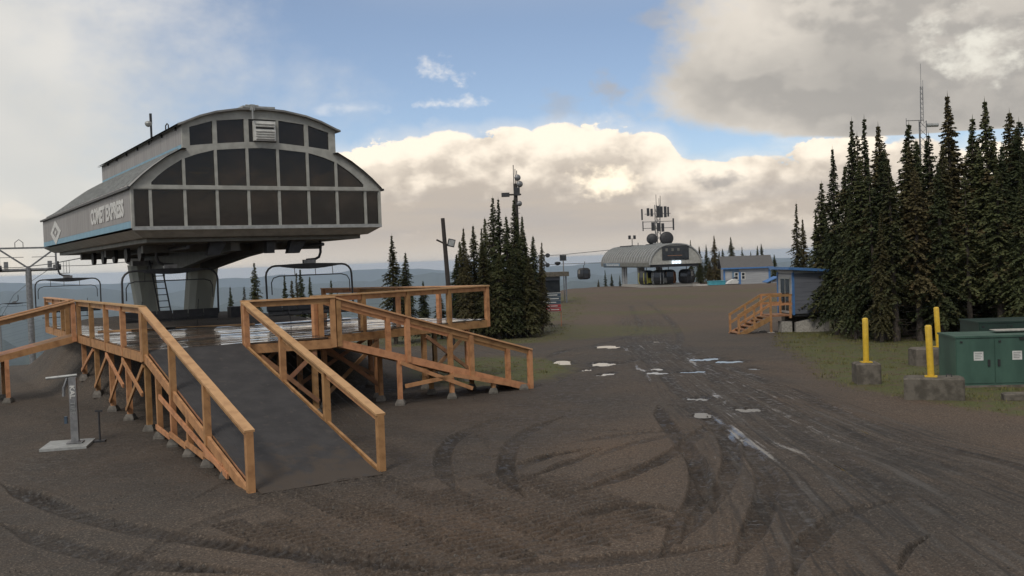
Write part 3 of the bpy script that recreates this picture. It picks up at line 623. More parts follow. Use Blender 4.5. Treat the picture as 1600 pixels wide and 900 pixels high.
# ================================================================== wooden unloading deck and its ramps
DK = 2.0; HR = 1.1
A3 = Vector((Ax[0], Ax[1], 0)); B3 = Vector((Bx[0], Bx[1], 0))
P2 = Vector((-2.542, 18.234, 0)); P1 = P2 - B3 * 2.503
P4 = P2 + A3 * 8.063; P3 = P1 + A3 * 8.063
for p in (P3, P4): p.z = DK
Cc = Vector((-4.80, 25.95, DK)); Ee = Vector((-.844, 31.958, DK)); Ff = P3 + A3 * 9.25; F2 = P3 + A3 * 16.6; Rr = Cc + B3 * 6.32; Rr.z = .10
C2 = Cc + A3 * 1.25; Gg = Vector((-7.0, 36.2, DK)); R2 = Rr + A3 * 1.25
random.seed(4)
def footing(par, x, y):
    g = gz(x, y); c = MB(); s0, s1, h = .135, .085, .16
    vs = [(x + i * s, y + j * s, z) for s, z in ((s0, g - .05), (s0, g + .05), (s1, g + h)) for i, j in ((-1, -1), (1, -1), (1, 1), (-1, 1))]
    fs = [(3, 2, 1, 0), (8, 9, 10, 11)] + [(a + k, a + (k + 1) % 4, a + 4 + (k + 1) % 4, a + 4 + k) for a in (0, 4) for k in range(4)]
    c.add(vs, fs).build('footing', 'concrete_grey', par, world=True)
    return g + h
def support(par, x, y, ztop, sec=.13, mat='wood'):
    z0 = footing(par, x, y)
    if ztop - z0 > .08:
        MB().beam((x, y, z0), (x, y, ztop), sec, sec, up=A3).build('support_post', mat, par, world=True)
    return Vector((x, y, z0))
def brace(par, p, q, mat='wood', sec=(.045, .11)):
    MB().beam(p, q, *sec).build('brace', mat, par, world=True)
def rail_run(par, a, b_, n, side=0.0, first=True, last=True, cap_over=.07, drop=.26, post=.13, cables=True, hr=HR):
    """posts, rail board and cap from floor point a to floor point b_; the posts run down past the floor by drop"""
    a, b_ = Vector(a), Vector(b_); d = (b_ - a); u = d.normalized(); flat = Vector((u.x, u.y, 0)).normalized(); nrm = Vector((-flat.y, flat.x, 0)) * side
    for i in range(n + 1):
        if (i == 0 and not first) or (i == n and not last): continue
        p = a + d * (i / n) + nrm
        MB().beam(p - Vector((0, 0, drop)), p + Vector((0, 0, hr - .045)), post, post, up=flat).build('post', 'wood', par, world=True)
    o = Vector((0, 0, 1))
    for k in range(1):
        MB().beam(a + nrm + o * (hr - .022) - u * cap_over, b_ + nrm + o * (hr - .022) + u * cap_over, .19, .042).build('cap_rail', 'wood_cap', par, world=True)
    dn = Vector((-flat.y, flat.x, 0)) * (post / 2 + .022) * (1 if side >= 0 else -1)
    for i in range(n):
        s0, s1 = a + d * (i / n) + nrm, a + d * ((i + 1) / n) + nrm
        MB().beam(s0 + u * (post / 2 + .002) + o * (hr - .047 - .072), s1 - u * (post / 2 + .002) + o * (hr - .047 - .072), .042, .14).build('rail_board', 'wood', par, world=True)
        if cables:
            for hh in (.25, .50, .75):
                MB().tube([s0 + u * post / 2 + o * hh, s1 - u * post / 2 + o * hh], .0018, 4).build('cable', 'steel_dark', par, world=True)

deck = thing('wooden_deck', 'large orange-brown timber deck on posts in front of the chairlift terminal', 'deck', (-9.0, 29.5, 0.0))
poly = [P3, P4, Cc, C2, Ee, Gg, Vector((-9.2, 37.2, DK)), Vector((-9.0, 33.4, DK)), Vector((-12.9, 31.9, DK)), Vector((-15.2, 35.9, DK)), F2]
pl2 = [((p - P3).dot(A3), (p - P3).dot(B3)) for p in poly]
umax = max(p[0] for p in pl2); k = 0; pw = .184
while k * pw < umax:
    uc = k * pw + pw / 2; xs = []
    for i in range(len(pl2)):
        (u0, v0), (u1, v1) = pl2[i], pl2[(i + 1) % len(pl2)]
        if (u0 > uc) != (u1 > uc): xs.append(v0 + (v1 - v0) * (uc - u0) / (u1 - u0))
    xs.sort()
    for j in range(0, len(xs) - 1, 2):
        if xs[j + 1] - xs[j] > .15:
            c = MB(); q = P3 + A3 * uc; tilt = random.gauss(0, .03); z = DK - .02 + random.gauss(0, .002)
            a, b_ = q + B3 * (xs[j] + .01), q + B3 * (xs[j + 1] - .01); a.z = b_.z = z
            upv = (Vector((0, 0, 1)) + A3 * tilt).normalized()
            c.beam(a, b_, pw - .008, .04, up=upv).build('plank', 'plank_wet', deck, world=True)
    k += 1
def rim(a, b_, mat='wood', inset=.03):
    a, b_ = Vector(a), Vector(b_); u = (b_ - a).normalized(); n = Vector((u.y, -u.x, 0)) * inset
    o = Vector((0, 0, -.16))
    MB().beam(a + n + o, b_ + n + o, .045, .235).build('rim_joist', mat, deck, world=True)
rim(P4, Cc); rim(C2, Ee); rim(Ee, Gg); rim(F2, P3); rim(P3, P4)
rail_run(deck, P4, Cc, 1, side=.0); rail_run(deck, Cc + A3 * 1.3, Ee, 4, first=True)
rail_run(deck, Ee + (Gg - Ee).normalized() * .2, Gg, 4, first=False)
rail_run(deck, P3, Ff, 4); rail_run(deck, Ff + A3 * 1.3, F2, 3)
# timber joists under the planks
for s in np.arange(.6, 16, 1.22):
    a = P3 + A3 * float(s); L_ = 2.4 if s < 1.5 else (3.5 if s < 8.5 else 1.9)
    MB().beam(a + B3 * .06 + Vector((0, 0, -.155)), a + B3 * L_ + Vector((0, 0, -.155)), .045, .225).build('joist', 'wood_old', deck, world=True)
# posts and braces under the left edge
prev = None
for i in range(5):
    p = P3 + A3 * (.15 + 2.25 * i) + B3 * .10; b0 = support(deck, p.x, p.y, DK - .28)
    tp = Vector((p.x, p.y, DK - .36))
    if prev is not None:
        off = -B3 * .09
        brace(deck, prev[1] + off, b0 + Vector((0, 0, .12)) + off)
        if i in (1, 2): brace(deck, tp - B3 * .14, prev[0] + Vector((0, 0, .75)) - B3 * .14)
    prev = (b0, tp)
# posts under the front edge and under the wing
for a, b_, n in ((P4 + A3 * .1, Cc + A3 * .1, 2), (C2 - B3 * .2, Ee - B3 * .2 + A3 * .1, 4), (P4 + A3 * 2.8, Cc + A3 * 2.8, 2), (C2 + A3 * 3.0, Ee + A3 * 2.2, 3)):
    prev = None
    for i in range(n):
        p = a + (b_ - a) * ((i + .25) / (n - .4)); b0 = support(deck, p.x, p.y, DK - .28); tp = Vector((p.x, p.y, DK - .36))
        if prev is not None and i % 2 == 1:
            brace(deck, prev[0] + Vector((.06, -.06, .2)), tp + Vector((.06, -.06, 0)), 'wood_old'); brace(deck, prev[1] + Vector((.1, -.11, 0)), b0 + Vector((.1, -.11, .2)), 'wood_old')
        prev = (b0, tp)
# pale edging strip where the deck meets the earth mound
MB().beam(Vector((-13.6, 31.9, DK + .025)), Vector((-8.8, 33.2, DK + .025)), .14, .05).build('edge_strip', 'wood_cap', deck, world=True)

def ramp(name, label, a0, a1, b0, b1, n, mat='wood', mat_floor='rubber', near=True, farr=True, sup=True, skip=()):
    """a0->a1 one edge from deck to ground, b0->b1 the other edge"""
    t = thing(name, label, 'ramp', ((a1 + b1) / 2).to_tuple()); t.location.z = 0
    for e0, e1, on in ((a0, a1, near), (b0, b1, farr)):
        d = (e1 - e0); u = d.normalized(); up = Vector((0, 0, 1))
        MB().beam(e0 - up * .12 + u * .06, e1 - up * .10, .06, .20).build('stringer', 'wood', t, world=True)
        if on: rail_run(t, e0 + u * .16, e1 - u * .07, n, first=True, drop=.20, cap_over=.06)
    m_ = 6; du = (a1 - a0)
    for i in range(m_):     # floor boards joined crosswise
        q0, q1 = i / m_, (i + 1) / m_
        rows = [[a0 + du * q0, b0 + (b1 - b0) * q0], [a0 + du * q1, b0 + (b1 - b0) * q1]]
        ins = (b0 - a0).normalized() * .08
        c = MB(); c.prism([rows[0][0] + ins - Vector((0, 0, .045)), rows[0][1] - ins - Vector((0, 0, .045)), rows[1][1] - ins - Vector((0, 0, .045)), rows[1][0] + ins - Vector((0, 0, .045))], (0, 0, .03))
        c.build('floor_panel', 'wood_old', t, world=True)
    return t

fr = ramp('entry_ramp', 'long timber ramp with a black rubber mat descending towards the camera', P3, P1, P4, P2, 3)
# supports down both sides of the long ramp
for e0, e1, sg in ((P3, P1, 1), (P4, P2, -1)):
    prev = None
    for q in (.14, .30, .47, .64, .80):
        p = e0 + (e1 - e0) * q + B3 * .06 * sg; zt = p.z - .2; b0 = support(fr, p.x, p.y, zt, .12)
        if prev is not None: brace(fr, prev[0] + Vector((0, 0, .12)) - B3 * .085 * sg, b0 + Vector((0, 0, .04)) - B3 * .085 * sg)
        prev = (b0, Vector((p.x, p.y, zt - .05)))
    p, q_ = e0 + (e1 - e0) * .2, e0 + (e1 - e0) * .84
    brace(fr, p + Vector((0, 0, -.55)) - B3 * .04 * sg, q_ + Vector((0, 0, -.24)) - B3 * .04 * sg)
# rubber mat rests on it
mt = MB(); rows_t = []; rows_b = []
for i in range(41):
    q = i / 40; rt = []
    for j in range(17):
        v = .1 + (2.503 - .2) * j / 16; p = P3 + (P1 - P3) * q + B3 * v
        wob = .006 * math.sin(i * .9 + j * .5) + .004 * math.sin(i * 2.3 - j * 1.1)
        if i == 40: p = p - A3 * .18
        rt.append((p.x, p.y, p.z + .005 + wob * (0 if i > 38 else 1)))
    rows_t.append(rt)
mo = thing('rubber_mat', 'dark grey rubber matting in butted strips covering the long front ramp', 'mat', P1.to_tuple())
cuts = [0, 9, 18, 27, 40]
for a, b_ in zip(cuts[:-1], cuts[1:]):
    seg = [[Vector(q) for q in r_] for r_ in rows_t[a:b_ + 1]]
    if b_ < 40: seg[-1] = [q + (A3 * .02 - Vector((0, 0, .004))) for q in seg[-1]]
    mt = MB(); top = [r_[::-1] for r_ in seg]; low = [[q - Vector((0, 0, .012)) for q in r_] for r_ in seg]
    mt.sheet(top); mt.sheet(low)
    for e in (0, -1): mt.sheet([[q for q in seg[e]], [q - Vector((0, 0, .012)) for q in seg[e]]])
    mt.build('mat_strip', 'rubber', mo, smooth=True, world=True)

rr_ = ramp('side_ramp', 'narrow timber ramp falling to the right of the deck towards the road', Cc, Rr, C2, R2, 3)
prev = None
for q in (.30, .56, .78, .95):
    for e0, e1 in ((Cc, Rr), (C2, R2)):
        p = e0 + (e1 - e0) * q; b0 = support(rr_, p.x, p.y, p.z - .2, .11)
for q0, q1, z0, z1 in ((.30, .66, -.26, -.95), (.56, .86, -.26, -.62), (.56, .32, -.30, -.95)):
    pa, pb = Cc + (Rr - Cc) * q0, Cc + (Rr - Cc) * q1
    pa.z += z0; pb.z = max(pb.z + z1, .22 if q1 > q0 else .5)
    brace(rr_, pa - A3 * .09, pb - A3 * .09)
Fa, Fb = Ff - B3 * 7.6, Ff + A3 * 1.25 - B3 * 7.6; Fa.z = Fb.z = .35
lr = ramp('left_ramp', 'timber ramp leaving the left side of the deck and running out of view', Ff, Fa, Ff + A3 * 1.25, Fb, 3)
for q in (.28, .55, .8):
    for e0, e1 in ((Ff, Fa), (Ff + A3 * 1.25, Fb)):
        p = e0 + (e1 - e0) * q; support(lr, p.x, p.y, p.z - .2, .12)

# ================================================================== chairlift terminal
T0 = Vector((-10.794, 27.962, 5.186)); TW, TL = 7.8, 18.5
yT = R(32.7); At = Vector((-math.sin(yT), math.cos(yT), 0)); Bt = Vector((math.cos(yT), math.sin(yT), 0))
tb = T0 + Bt * 3.9 + At * 11.4; tb.z = 2.0
term = thing('chairlift_terminal', 'grey chairlift terminal with a glazed curved end and blue-striped side lettered in white', 'lift station', tb, yT)
def L(a, s, v): return Vector((a - 3.9, s - 11.4, v + 3.186))
def interp(pts, a):
    return float(np.interp(a, [p[0] for p in pts], [p[1] for p in pts]))
def sym(pts): return pts + [(7.8 - a, v) for a, v in reversed(pts) if a < 3.899]
SK = sym([(0, 1.22), (.3, 1.50), (.6, 1.75), (1.0, 2.04), (1.5, 2.31)])
UR = sym([(1.5, 3.05), (2.0, 3.27), (2.5, 3.42), (3.2, 3.54), (3.9, 3.58)])
R1T = sym([(.53, 1.28), (.75, 1.50), (1.0, 1.71), (1.45, 2.0), (1.9, 2.17), (2.43, 2.31), (3.4, 2.39), (3.9, 2.41)])
R2B = sym([(1.7, 2.42), (2.4, 2.50), (3.35, 2.58), (3.9, 2.60)]); R2T = sym([(1.7, 2.96), (2.43, 3.18), (3.38, 3.28), (3.9, 3.29)])
mull = [.53, 1.51, 2.46, 3.42, 4.38, 5.34, 6.29, 7.27]
panes = [(.075, .488, lambda a: .05, lambda a: 1.11)] + [(mull[i] + .042, mull[i + 1] - .042, lambda a: .05, lambda a: 1.11) for i in range(7)] + [(7.312, 7.725, lambda a: .05, lambda a: 1.11)]
panes += [(mull[i] + .042, mull[i + 1] - .042, lambda a: 1.25, lambda a: interp(R1T, a)) for i in range(7)]
panes += [(a, b_, lambda a: interp(R2B, a), lambda a: interp(R2T, a)) for a, b_ in ((1.72, 2.40), (2.53, 3.36), (3.5, 4.36), (4.44, 5.27), (5.40, 6.08))]
def outer(a): return interp(UR, a) if 1.5 <= a <= 6.3 else interp(SK, a)
br = sorted(set([0, 7.8, 1.5, 1.4999, 6.3, 6.3001] + [q for p in panes for q in p[:2]] + [round(x, 3) for x in np.arange(0, 7.81, .15)]))
c = MB()
for a, b_ in zip(br[:-1], br[1:]):
    if b_ - a < .0005: continue
    mid = (a + b_) / 2; inn = [p for p in panes if p[0] <= mid <= p[1]]; inn.sort(key=lambda p: p[2](mid))
    e = 1e-4; ot = (lambda x: interp(UR, x)) if 1.5 <= mid <= 6.3 else (lambda x: interp(SK, x))
    lo = (0.0, 0.0)
    for p in inn + [None]:
        hi = (p[2](a), p[2](b_)) if p else (ot(a), ot(b_))
        if hi[0] - lo[0] > .002 or hi[1] - lo[1] > .002:
            c.prism([L(a, 0, lo[0]), L(b_, 0, lo[1]), L(b_, 0, hi[1]), L(a, 0, hi[0])], (0, .12, 0))
        if p: lo = (p[3](a), p[3](b_))
ff = c.build('front_frame', 'term_frame', term)
for p in panes:
    n = 6; bot = [L(p[0] + (p[1] - p[0]) * i / n, .05, p[2](p[0] + (p[1] - p[0]) * i / n) - .0) for i in range(n + 1)]
    tp = [L(p[0] + (p[1] - p[0]) * i / n, .05, p[3](p[0] + (p[1] - p[0]) * i / n)) for i in range(n + 1)]
    if p[0] == 3.5: continue
    MB().prism(bot + tp[::-1], (0, .012, 0)).build('window_pane', 'glass_dark', ff)
# louvred vent in the top row
vt = MB().span(L(3.46, .02, 2.60), L(4.40, .10, 3.27)).build('vent_surround', 'black', term)
MB().span(L(3.62, -.14, 2.62), L(4.30, -.002, 3.22)).build('vent_box', 'white_paint', vt)
MB().span(L(3.68, -.150, 2.98), L(4.24, -.143, 3.06)).build('vent_slot', 'black', vt)
for k in range(7):
    z = 2.68 + k * .075
    if k == 4: continue
    MB().beam(L(3.67, -.165, z), L(4.25, -.165, z), .05, .035, up=(0, -.5, 1)).build('louvre', 'white_paint', vt)
# mid rail and sill mouldings, proud of the frame
MB().span(L(.05, -.03, 1.13), L(7.75, -.002, 1.23)).build('mid_rail', 'term_frame', term)
MB().span(L(0, -.05, -.06), L(7.8, -.002, .04)).build('sill', 'galv', term)
# tubes glowing behind the glass
for a0, a1 in ((2.0, 2.95), (4.05, 4.95)):
    MB().span(L(a0, 2.6, 1.86), L(a1, 2.66, 1.89)).build('tube_lamp', 'tube_glow', term)
# machinery seen dimly behind the glass
MB().span(L(1.7, 4.0, -.1), L(6.1, 4.2, 2.2)).build('machinery', 'term_under', term)
# side panels with seams, stripe and skirt roof
npn = 8
for side, a in ((0, 0.0), (1, 7.8)):
    sg = -1 if side == 0 else 1
    for i in range(npn):
        s0, s1 = .14 + (TL - .14) * i / npn, .14 + (TL - .14) * (i + 1) / npn - .012
        MB().span(L(a, s0, .22), L(a - sg * .05, s1, 1.20)).build('side_panel', 'term_panel', term)
    MB().span(L(a + sg * .002, .14, .02), L(a - sg * .05, TL, .215)).build('blue_stripe', 'blue_stripe', term)
    MB().span(L(a + sg * .012, -.02, 0.0), L(a - sg * .05, .13, 1.22)).build('corner_post', 'term_frame', term)
MB().span(L(.06, TL - .1, 0), L(7.74, TL, 1.2)).build('rear_panel', 'term_panel', term)
def kk(s): return 1.0 if s <= 12.6 else math.cos((s - 12.6) / (TL - 12.6) * math.pi / 2) ** .8
ss_ = [-.12, 0, .15, 3, 6, 9, 12.6, 13.6, 14.6, 15.6, 16.6, 17.4, 18.1, 18.62]
prof = [(-.06, 1.17), (0, 1.24), (.3, 1.53), (.6, 1.78), (1.0, 2.07), (1.48, 2.34)]
for mir in (False, True):
    rows = []
    for s in ss_:
        k = kk(min(s, TL)); row = [(a, 1.24 + (v - 1.24) * (k if v > 1.24 else 1)) for a, v in prof]
        row += [(3.9, row[-1][1] + .02)] if s > .1 else [(1.6, row[-1][1] - .02)]
        rows.append([L(7.8 - a if mir else a, s, v) for a, v in row])
    n = len(rows[0]); c = MB()
    top = rows if mir else [r_[::-1] for r_ in rows]
    c.sheet([[p for p in r_] for r_ in top]); c.sheet([[p - Vector((0, 0, .04)) for p in r_][::-1] for r_ in top])
    ro = c.build('skirt_roof', 'term_roof', term, smooth=False)
    c = MB()
    for s in np.arange(.5, 17.6, .62):
        k = kk(s); pts = [L(7.8 - a if mir else a, float(s), 1.24 + (v - 1.24) * k + .02) for a, v in prof[1:]]
        for p, q in zip(pts[:-1], pts[1:]): c.beam(p, q, .06, .05)
    c.build('roof_ribs', 'galv', ro, kind='stuff')
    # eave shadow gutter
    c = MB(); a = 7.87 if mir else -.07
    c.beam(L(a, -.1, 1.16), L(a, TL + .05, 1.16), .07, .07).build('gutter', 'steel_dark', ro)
# upper storey
for a, sg in ((1.5, -1), (6.3, 1)):
    for i in range(5):
        s0, s1 = .13 + 2.48 * i, .13 + 2.48 * (i + 1) - .012
        MB().span(L(a, s0, 2.46), L(a - sg * .05, s1, 3.06)).build('upper_panel', 'term_panel', term)
    MB().span(L(a + sg * .004, .13, 2.30), L(a - sg * .05, 12.5, 2.455)).build('upper_stripe', 'blue_stripe', term)
    for i in range(7):
        MB().span(L(a + sg * .002, .6 + 1.75 * i, 2.92), L(a + sg * .05, .66 + 1.75 * i, 3.05)).build('eave_bracket', 'steel_dark', term)
MB().span(L(1.55, 12.4, 2.2), L(6.25, 12.5, 3.05)).build('upper_rear', 'term_panel', term)
c = MB(); UP = [(1.36, 3.00)] + UR + [(6.44, 3.00)]
rows = [[L(a, s, v + .04) for a, v in UP] for s in (-.14, 6, 12.75)]
c.sheet([r_[::-1] for r_ in rows]); c.sheet([[p - Vector((0, 0, .05)) for p in r_] for r_ in rows])
c.prism([L(a, -.15, v + .045) for a, v in UP] + [L(a, -.15, v - .012) for a, v in UP[::-1]], (0, .02, 0))
ur = c.build('upper_roof', 'term_roof', term)
MB().span(L(3.3, -.16, 3.60), L(4.3, 6, 3.66)).build('ridge_cap', 'galv', ur)
# rooftop gear
c = MB().tube([L(1.5, 3.8, 3.0), L(1.5, 3.8, 3.86)], .035, 8); c.box(L(1.5, 3.8, 3.72), (.07, .07, .35)); c.build('sensor_mast', 'steel_dark', term)
MB().dome(L(1.40, 3.72, 3.56), (0, 0, -1), .11, .12, 12).dome(L(1.40, 3.72, 3.56), (0, 0, 1), .11, .08, 12).build('sensor', 'galv', term, smooth=True)
MB().tube([L(1.6, 2.3, 3.1), L(1.6, 2.3, 3.30), L(1.6, 2.1, 3.34), L(1.6, 1.95, 3.28), L(1.6, 1.95, 3.1)], .02, 6).build('roof_hook', 'steel_dark', term)
c = MB().span(L(3.52, -.2, 3.52), L(3.66, .1, 3.70)); c.tube([L(3.4, -.1, 3.68), L(3.8, -.1, 3.68)], .025, 6); c.tube([L(3.58, -.2, 3.25), L(3.58, -.2, 3.6)], .03, 6); c.build('camera_bracket', 'galv', term)
# tray below: chamfer and underside
c = MB(); o0 = [L(0, 0, -.05), L(7.8, 0, -.05), L(7.8, TL, -.05), L(0, TL, -.05)]; o1 = [L(.34, .34, -.27), L(7.46, .34, -.27), L(7.46, TL - .5, -.27), L(.34, TL - .5, -.27)]
c.add(o0 + o1, [(3, 2, 1, 0)[::-1], (4, 5, 6, 7)[::-1]] + [(i, (i + 1) % 4, 4 + (i + 1) % 4, 4 + i)[::-1] for i in range(4)])
c.build('tray', 'term_frame', term)
MB().span(L(.5, .6, -.40), L(7.3, TL - .9, -.275)).build('underside', 'term_under', term)
# girder and cross beams
c = MB()
for a in (3.3, 4.5):
    pts = [(1.2, .28), (4, .45), (8.5, .85), (14, .85), (17.2, .4)]
    for (s0, h0), (s1, h1) in zip(pts[:-1], pts[1:]):
        c.add([L(a - .14, s0, -.41), L(a + .14, s0, -.41), L(a + .14, s0, -.41 - h0), L(a - .14, s0, -.41 - h0), L(a - .14, s1, -.41), L(a + .14, s1, -.41), L(a + .14, s1, -.41 - h1), L(a - .14, s1, -.41 - h1)], [(0, 1, 2, 3), (7, 6, 5, 4), (0, 4, 5, 1), (1, 5, 6, 2), (2, 6, 7, 3), (3, 7, 4, 0)])
c.build('girder', 'girder', term)
for s in (3.0, 9.2, 14.5):
    MB().span(L(.9, s, -.66), L(6.9, s + .3, -.42)).build('cross_beam', 'girder', term)
for a, s in ((5.2, 1.1), (2.6, 1.1)):
    MB().prism([L(a - .1, s, -.41), L(a + .42, s, -.41), L(a + .16, s, -.82), L(a - .22, s, -.82)], (0, .3, 0)).build('tyre_bracket', 'steel_dark', term)
MB().span(L(4.25, 1.0, -.80), L(4.5, 1.3, -.41)).build('end_bracket', 'steel_dark', term)
for a in (1.74, 6.06):
    MB().tube([L(a, .8, -.56), L(a, 17.8, -.56)], .06, 8).build('guide_rail', 'steel_dark', term)
for k in range(5):
    MB().disc(L(1.2 + .0 * k, 5 + k * 2.2, -.62), (1, 0, 0), .28, .12, 16).build('drive_tyre', 'black', term)
# two splayed columns
def column(a, s, wa, ws, da, ds, mat='term_col'):
    z0, z1 = -3.19, -.95; c = MB()
    vs = [L(a + da * k + i * wa * (1 + .12 * k) / 2, s + ds * k + j * ws * (1 + .1 * k) / 2, z) for z, k in ((z0, 0), (z1, 1)) for i, j in ((-.6, -1), (.6, -1), (1, -.6), (1, .6), (.6, 1), (-.6, 1), (-1, .6), (-1, -.6))]
    fs = [(7, 6, 5, 4, 3, 2, 1, 0), tuple(range(8, 16))] + [(i, (i + 1) % 8, 8 + (i + 1) % 8, 8 + i) for i in range(8)]
    return c.add(vs, fs).build('column', mat, term)
column(3.15, 13.0, .85, 1.0, -.12, .5); column(4.45, 10.4, .95, 1.15, .18, -.5)
for a, s in ((3.15, 13.0), (4.45, 10.4)):
    MB().span(L(a - .62, s - .72, -3.3), L(a + .62, s + .72, -3.02)).build('base_plate', 'concrete', term)
MB().span(L(2.4, 12.0, -1.0), L(5.4, 12.3, -.8)).build('tie_beam', 'steel', term)
# access ladder
c = MB(); l0, l1 = L(3.55, 11.7, -3.1), L(3.25, 11.9, -.8)
for k in (-.22, .22):
    c.beam(l0 + Vector((k, 0, 0)), l1 + Vector((k, 0, 0)), .05, .05)
for k in range(9):
    q = l0 + (l1 - l0) * ((k + .5) / 9); c.tube([q + Vector((-.22, 0, 0)), q + Vector((.22, 0, 0))], .018, 6)
c.build('ladder', 'steel_dark', term)
MB().span(L(5.4, 9.0, -3.2), L(6.0, 9.5, -2.75)).build('equipment_case', 'steel_dark', term)
# lettering and diamond mark on the left side
put_text(text_mesh('COMET EXPRESS', 5.45, .54, 'letter', .045), L(-.004, 6.5, .38), (0, -1, 0), (0, 0, 1), term)
c = MB()
def rh(s, v, ws, hv): return [(s, v + hv), (s + ws, v), (s, v - hv), (s - ws, v)]
Ro, Ri = rh(14.75, .50, 1.45, .50), rh(14.75, .50, .80, .24)
for i in range(4):
    j = (i + 1) % 4; c.prism([L(-.004, *Ro[i]), L(-.004, *Ro[j]), L(-.004, *Ri[j]), L(-.004, *Ri[i])], (-.01, 0, 0))
c.prism([L(-.004, *p) for p in rh(14.75, .5, .28, .09)], (-.01, 0, 0)); c.build('diamond_mark', 'letter', term)

# ================================================================== six-seat chairs
def lane(a, s, z): 
    p = T0 + Bt * a + At * s; p.z = z; return p
def make_chair(label):
    t = thing('chair', label, 'lift chair', (0, 0, 0), 0, 'six-seat chairs of the chairlift')
    W = 1.52; rr = .34
    pts = [(-W, 0, .0), (-W, .02, .6), (-W, .05, 1.5 - rr)] + [(-W + rr - rr * math.cos(q), .05, 1.5 - rr + rr * math.sin(q)) for q in (.4, .8, 1.2, 1.57)]
    pts = pts + [(-x, y, z) for x, y, z in reversed(pts)]
    bl = MB().tube(pts, .034, 8).build('bail', 'steel_dark', t, smooth=True)
    c = MB(); n = 9
    up_ = [(-1.05 + 2.1 * k / (n - 1), .0, 1.53 + .03 * math.sin(math.pi * k / (n - 1))) for k in range(n)]; dn = [(-1.05 + 2.1 * k / (n - 1), .0, 1.47 - .10 * math.sin(math.pi * k / (n - 1))) for k in range(n)]
    c.prism(up_ + dn[::-1], (0, .10, 0)); c.build('crossbar', 'steel_dark', bl)
    MB().box((0, .05, 1.62), (.42, .16, .12)).build('hanger_block', 'steel', t)
    MB().tube([(-.1, .05, 1.67), (.22, .05, 1.69), (.36, .05, 1.76), (.42, .05, 1.92), (.42, .05, 2.15), (.42, .05, 2.42)], .045, 8).build('hanger', 'steel_dark', t, smooth=True)
    q = [(-1.38, -.1, .55), (-1.38, -.08, .95), (-1.30, -.06, 1.10), (-1.1, -.05, 1.16)]
    c = MB().tube(q + [(-x, y, z) for x, y, z in reversed(q)], .018, 6)
    for x in (-.55, .18, .8): c.tube([(x, .0, 1.46), (x, -.05, 1.14)], .012, 5)
    c.build('restraint_bar', 'steel_dark', t)
    MB().tube([(-W, 0, .02), (W, 0, .02)], .03, 6).build('seat_tube', 'steel_dark', t)
    for k in range(6):
        x = -1.25 + .5 * k
        s_ = MB().box((x, -.24, -.10), (.47, .50, .07), Matrix.Rotation(-.12, 3, 'X')).build('seat', 'seat_black', t)
        b_ = MB().box((x, .06, .05), (.47, .06, .26), Matrix.Rotation(-.18, 3, 'X')).build('backrest', 'seat_black', t)
    MB().tube([(-1.2, -.45, -.42), (1.2, -.45, -.42)], .02, 6).tube([(-.9, -.45, -.42), (-.9, -.1, .5)], .014, 5).tube([(.9, -.45, -.42), (.9, -.1, .5)], .014, 5).build('footrest', 'steel_dark', t)
    return t
ch = make_chair('empty six-seat lift chair hanging at the right front of the terminal, above the deck')
ch.location = lane(6.06, 2.04, 2.47); ch.rotation_euler = (0, 0, yT)
for lab, a, s, z, rz in (('empty six-seat lift chair under the terminal in front of its two columns', 1.85, 3.6, 2.46, yT + math.pi),
                         ('empty six-seat lift chair on the rope left of the terminal, before the lift tower', 1.75, 24.3, 2.22, yT + math.pi),
                         ('six-seat lift chair lowest on the rope at the left edge of the view', 6.06, 93, -.5, yT)):
    o = copy_tree(ch); o['label'] = lab; o.location = lane(a, s, z); o.rotation_euler = (0, 0, rz)

# ropes
for a, lab in ((1.75, 'steel haul rope running from the terminal over the left end of the near lift tower'), (6.06, 'steel haul rope running from the terminal over the right end of the near lift tower')):
    pts = [lane(a, 17.5, 4.72), lane(a, 30, 4.58), lane(a, 45, 4.56), lane(a, 59.4, 4.72), lane(a, 66, 4.35), lane(a, 80, 3.2), lane(a, 93.0, 1.95), lane(a, 130, -5), lane(a, 200, -24), lane(a, 330, -70)]
    b0 = lane(a, 17.5, 4.72); c = MB().tube([p - b0 for p in pts], .024, 5); o = c.build('haul_rope', 'steel_dark'); o.location = b0
    tag(o, lab, 'rope', 'chairlift haul ropes')

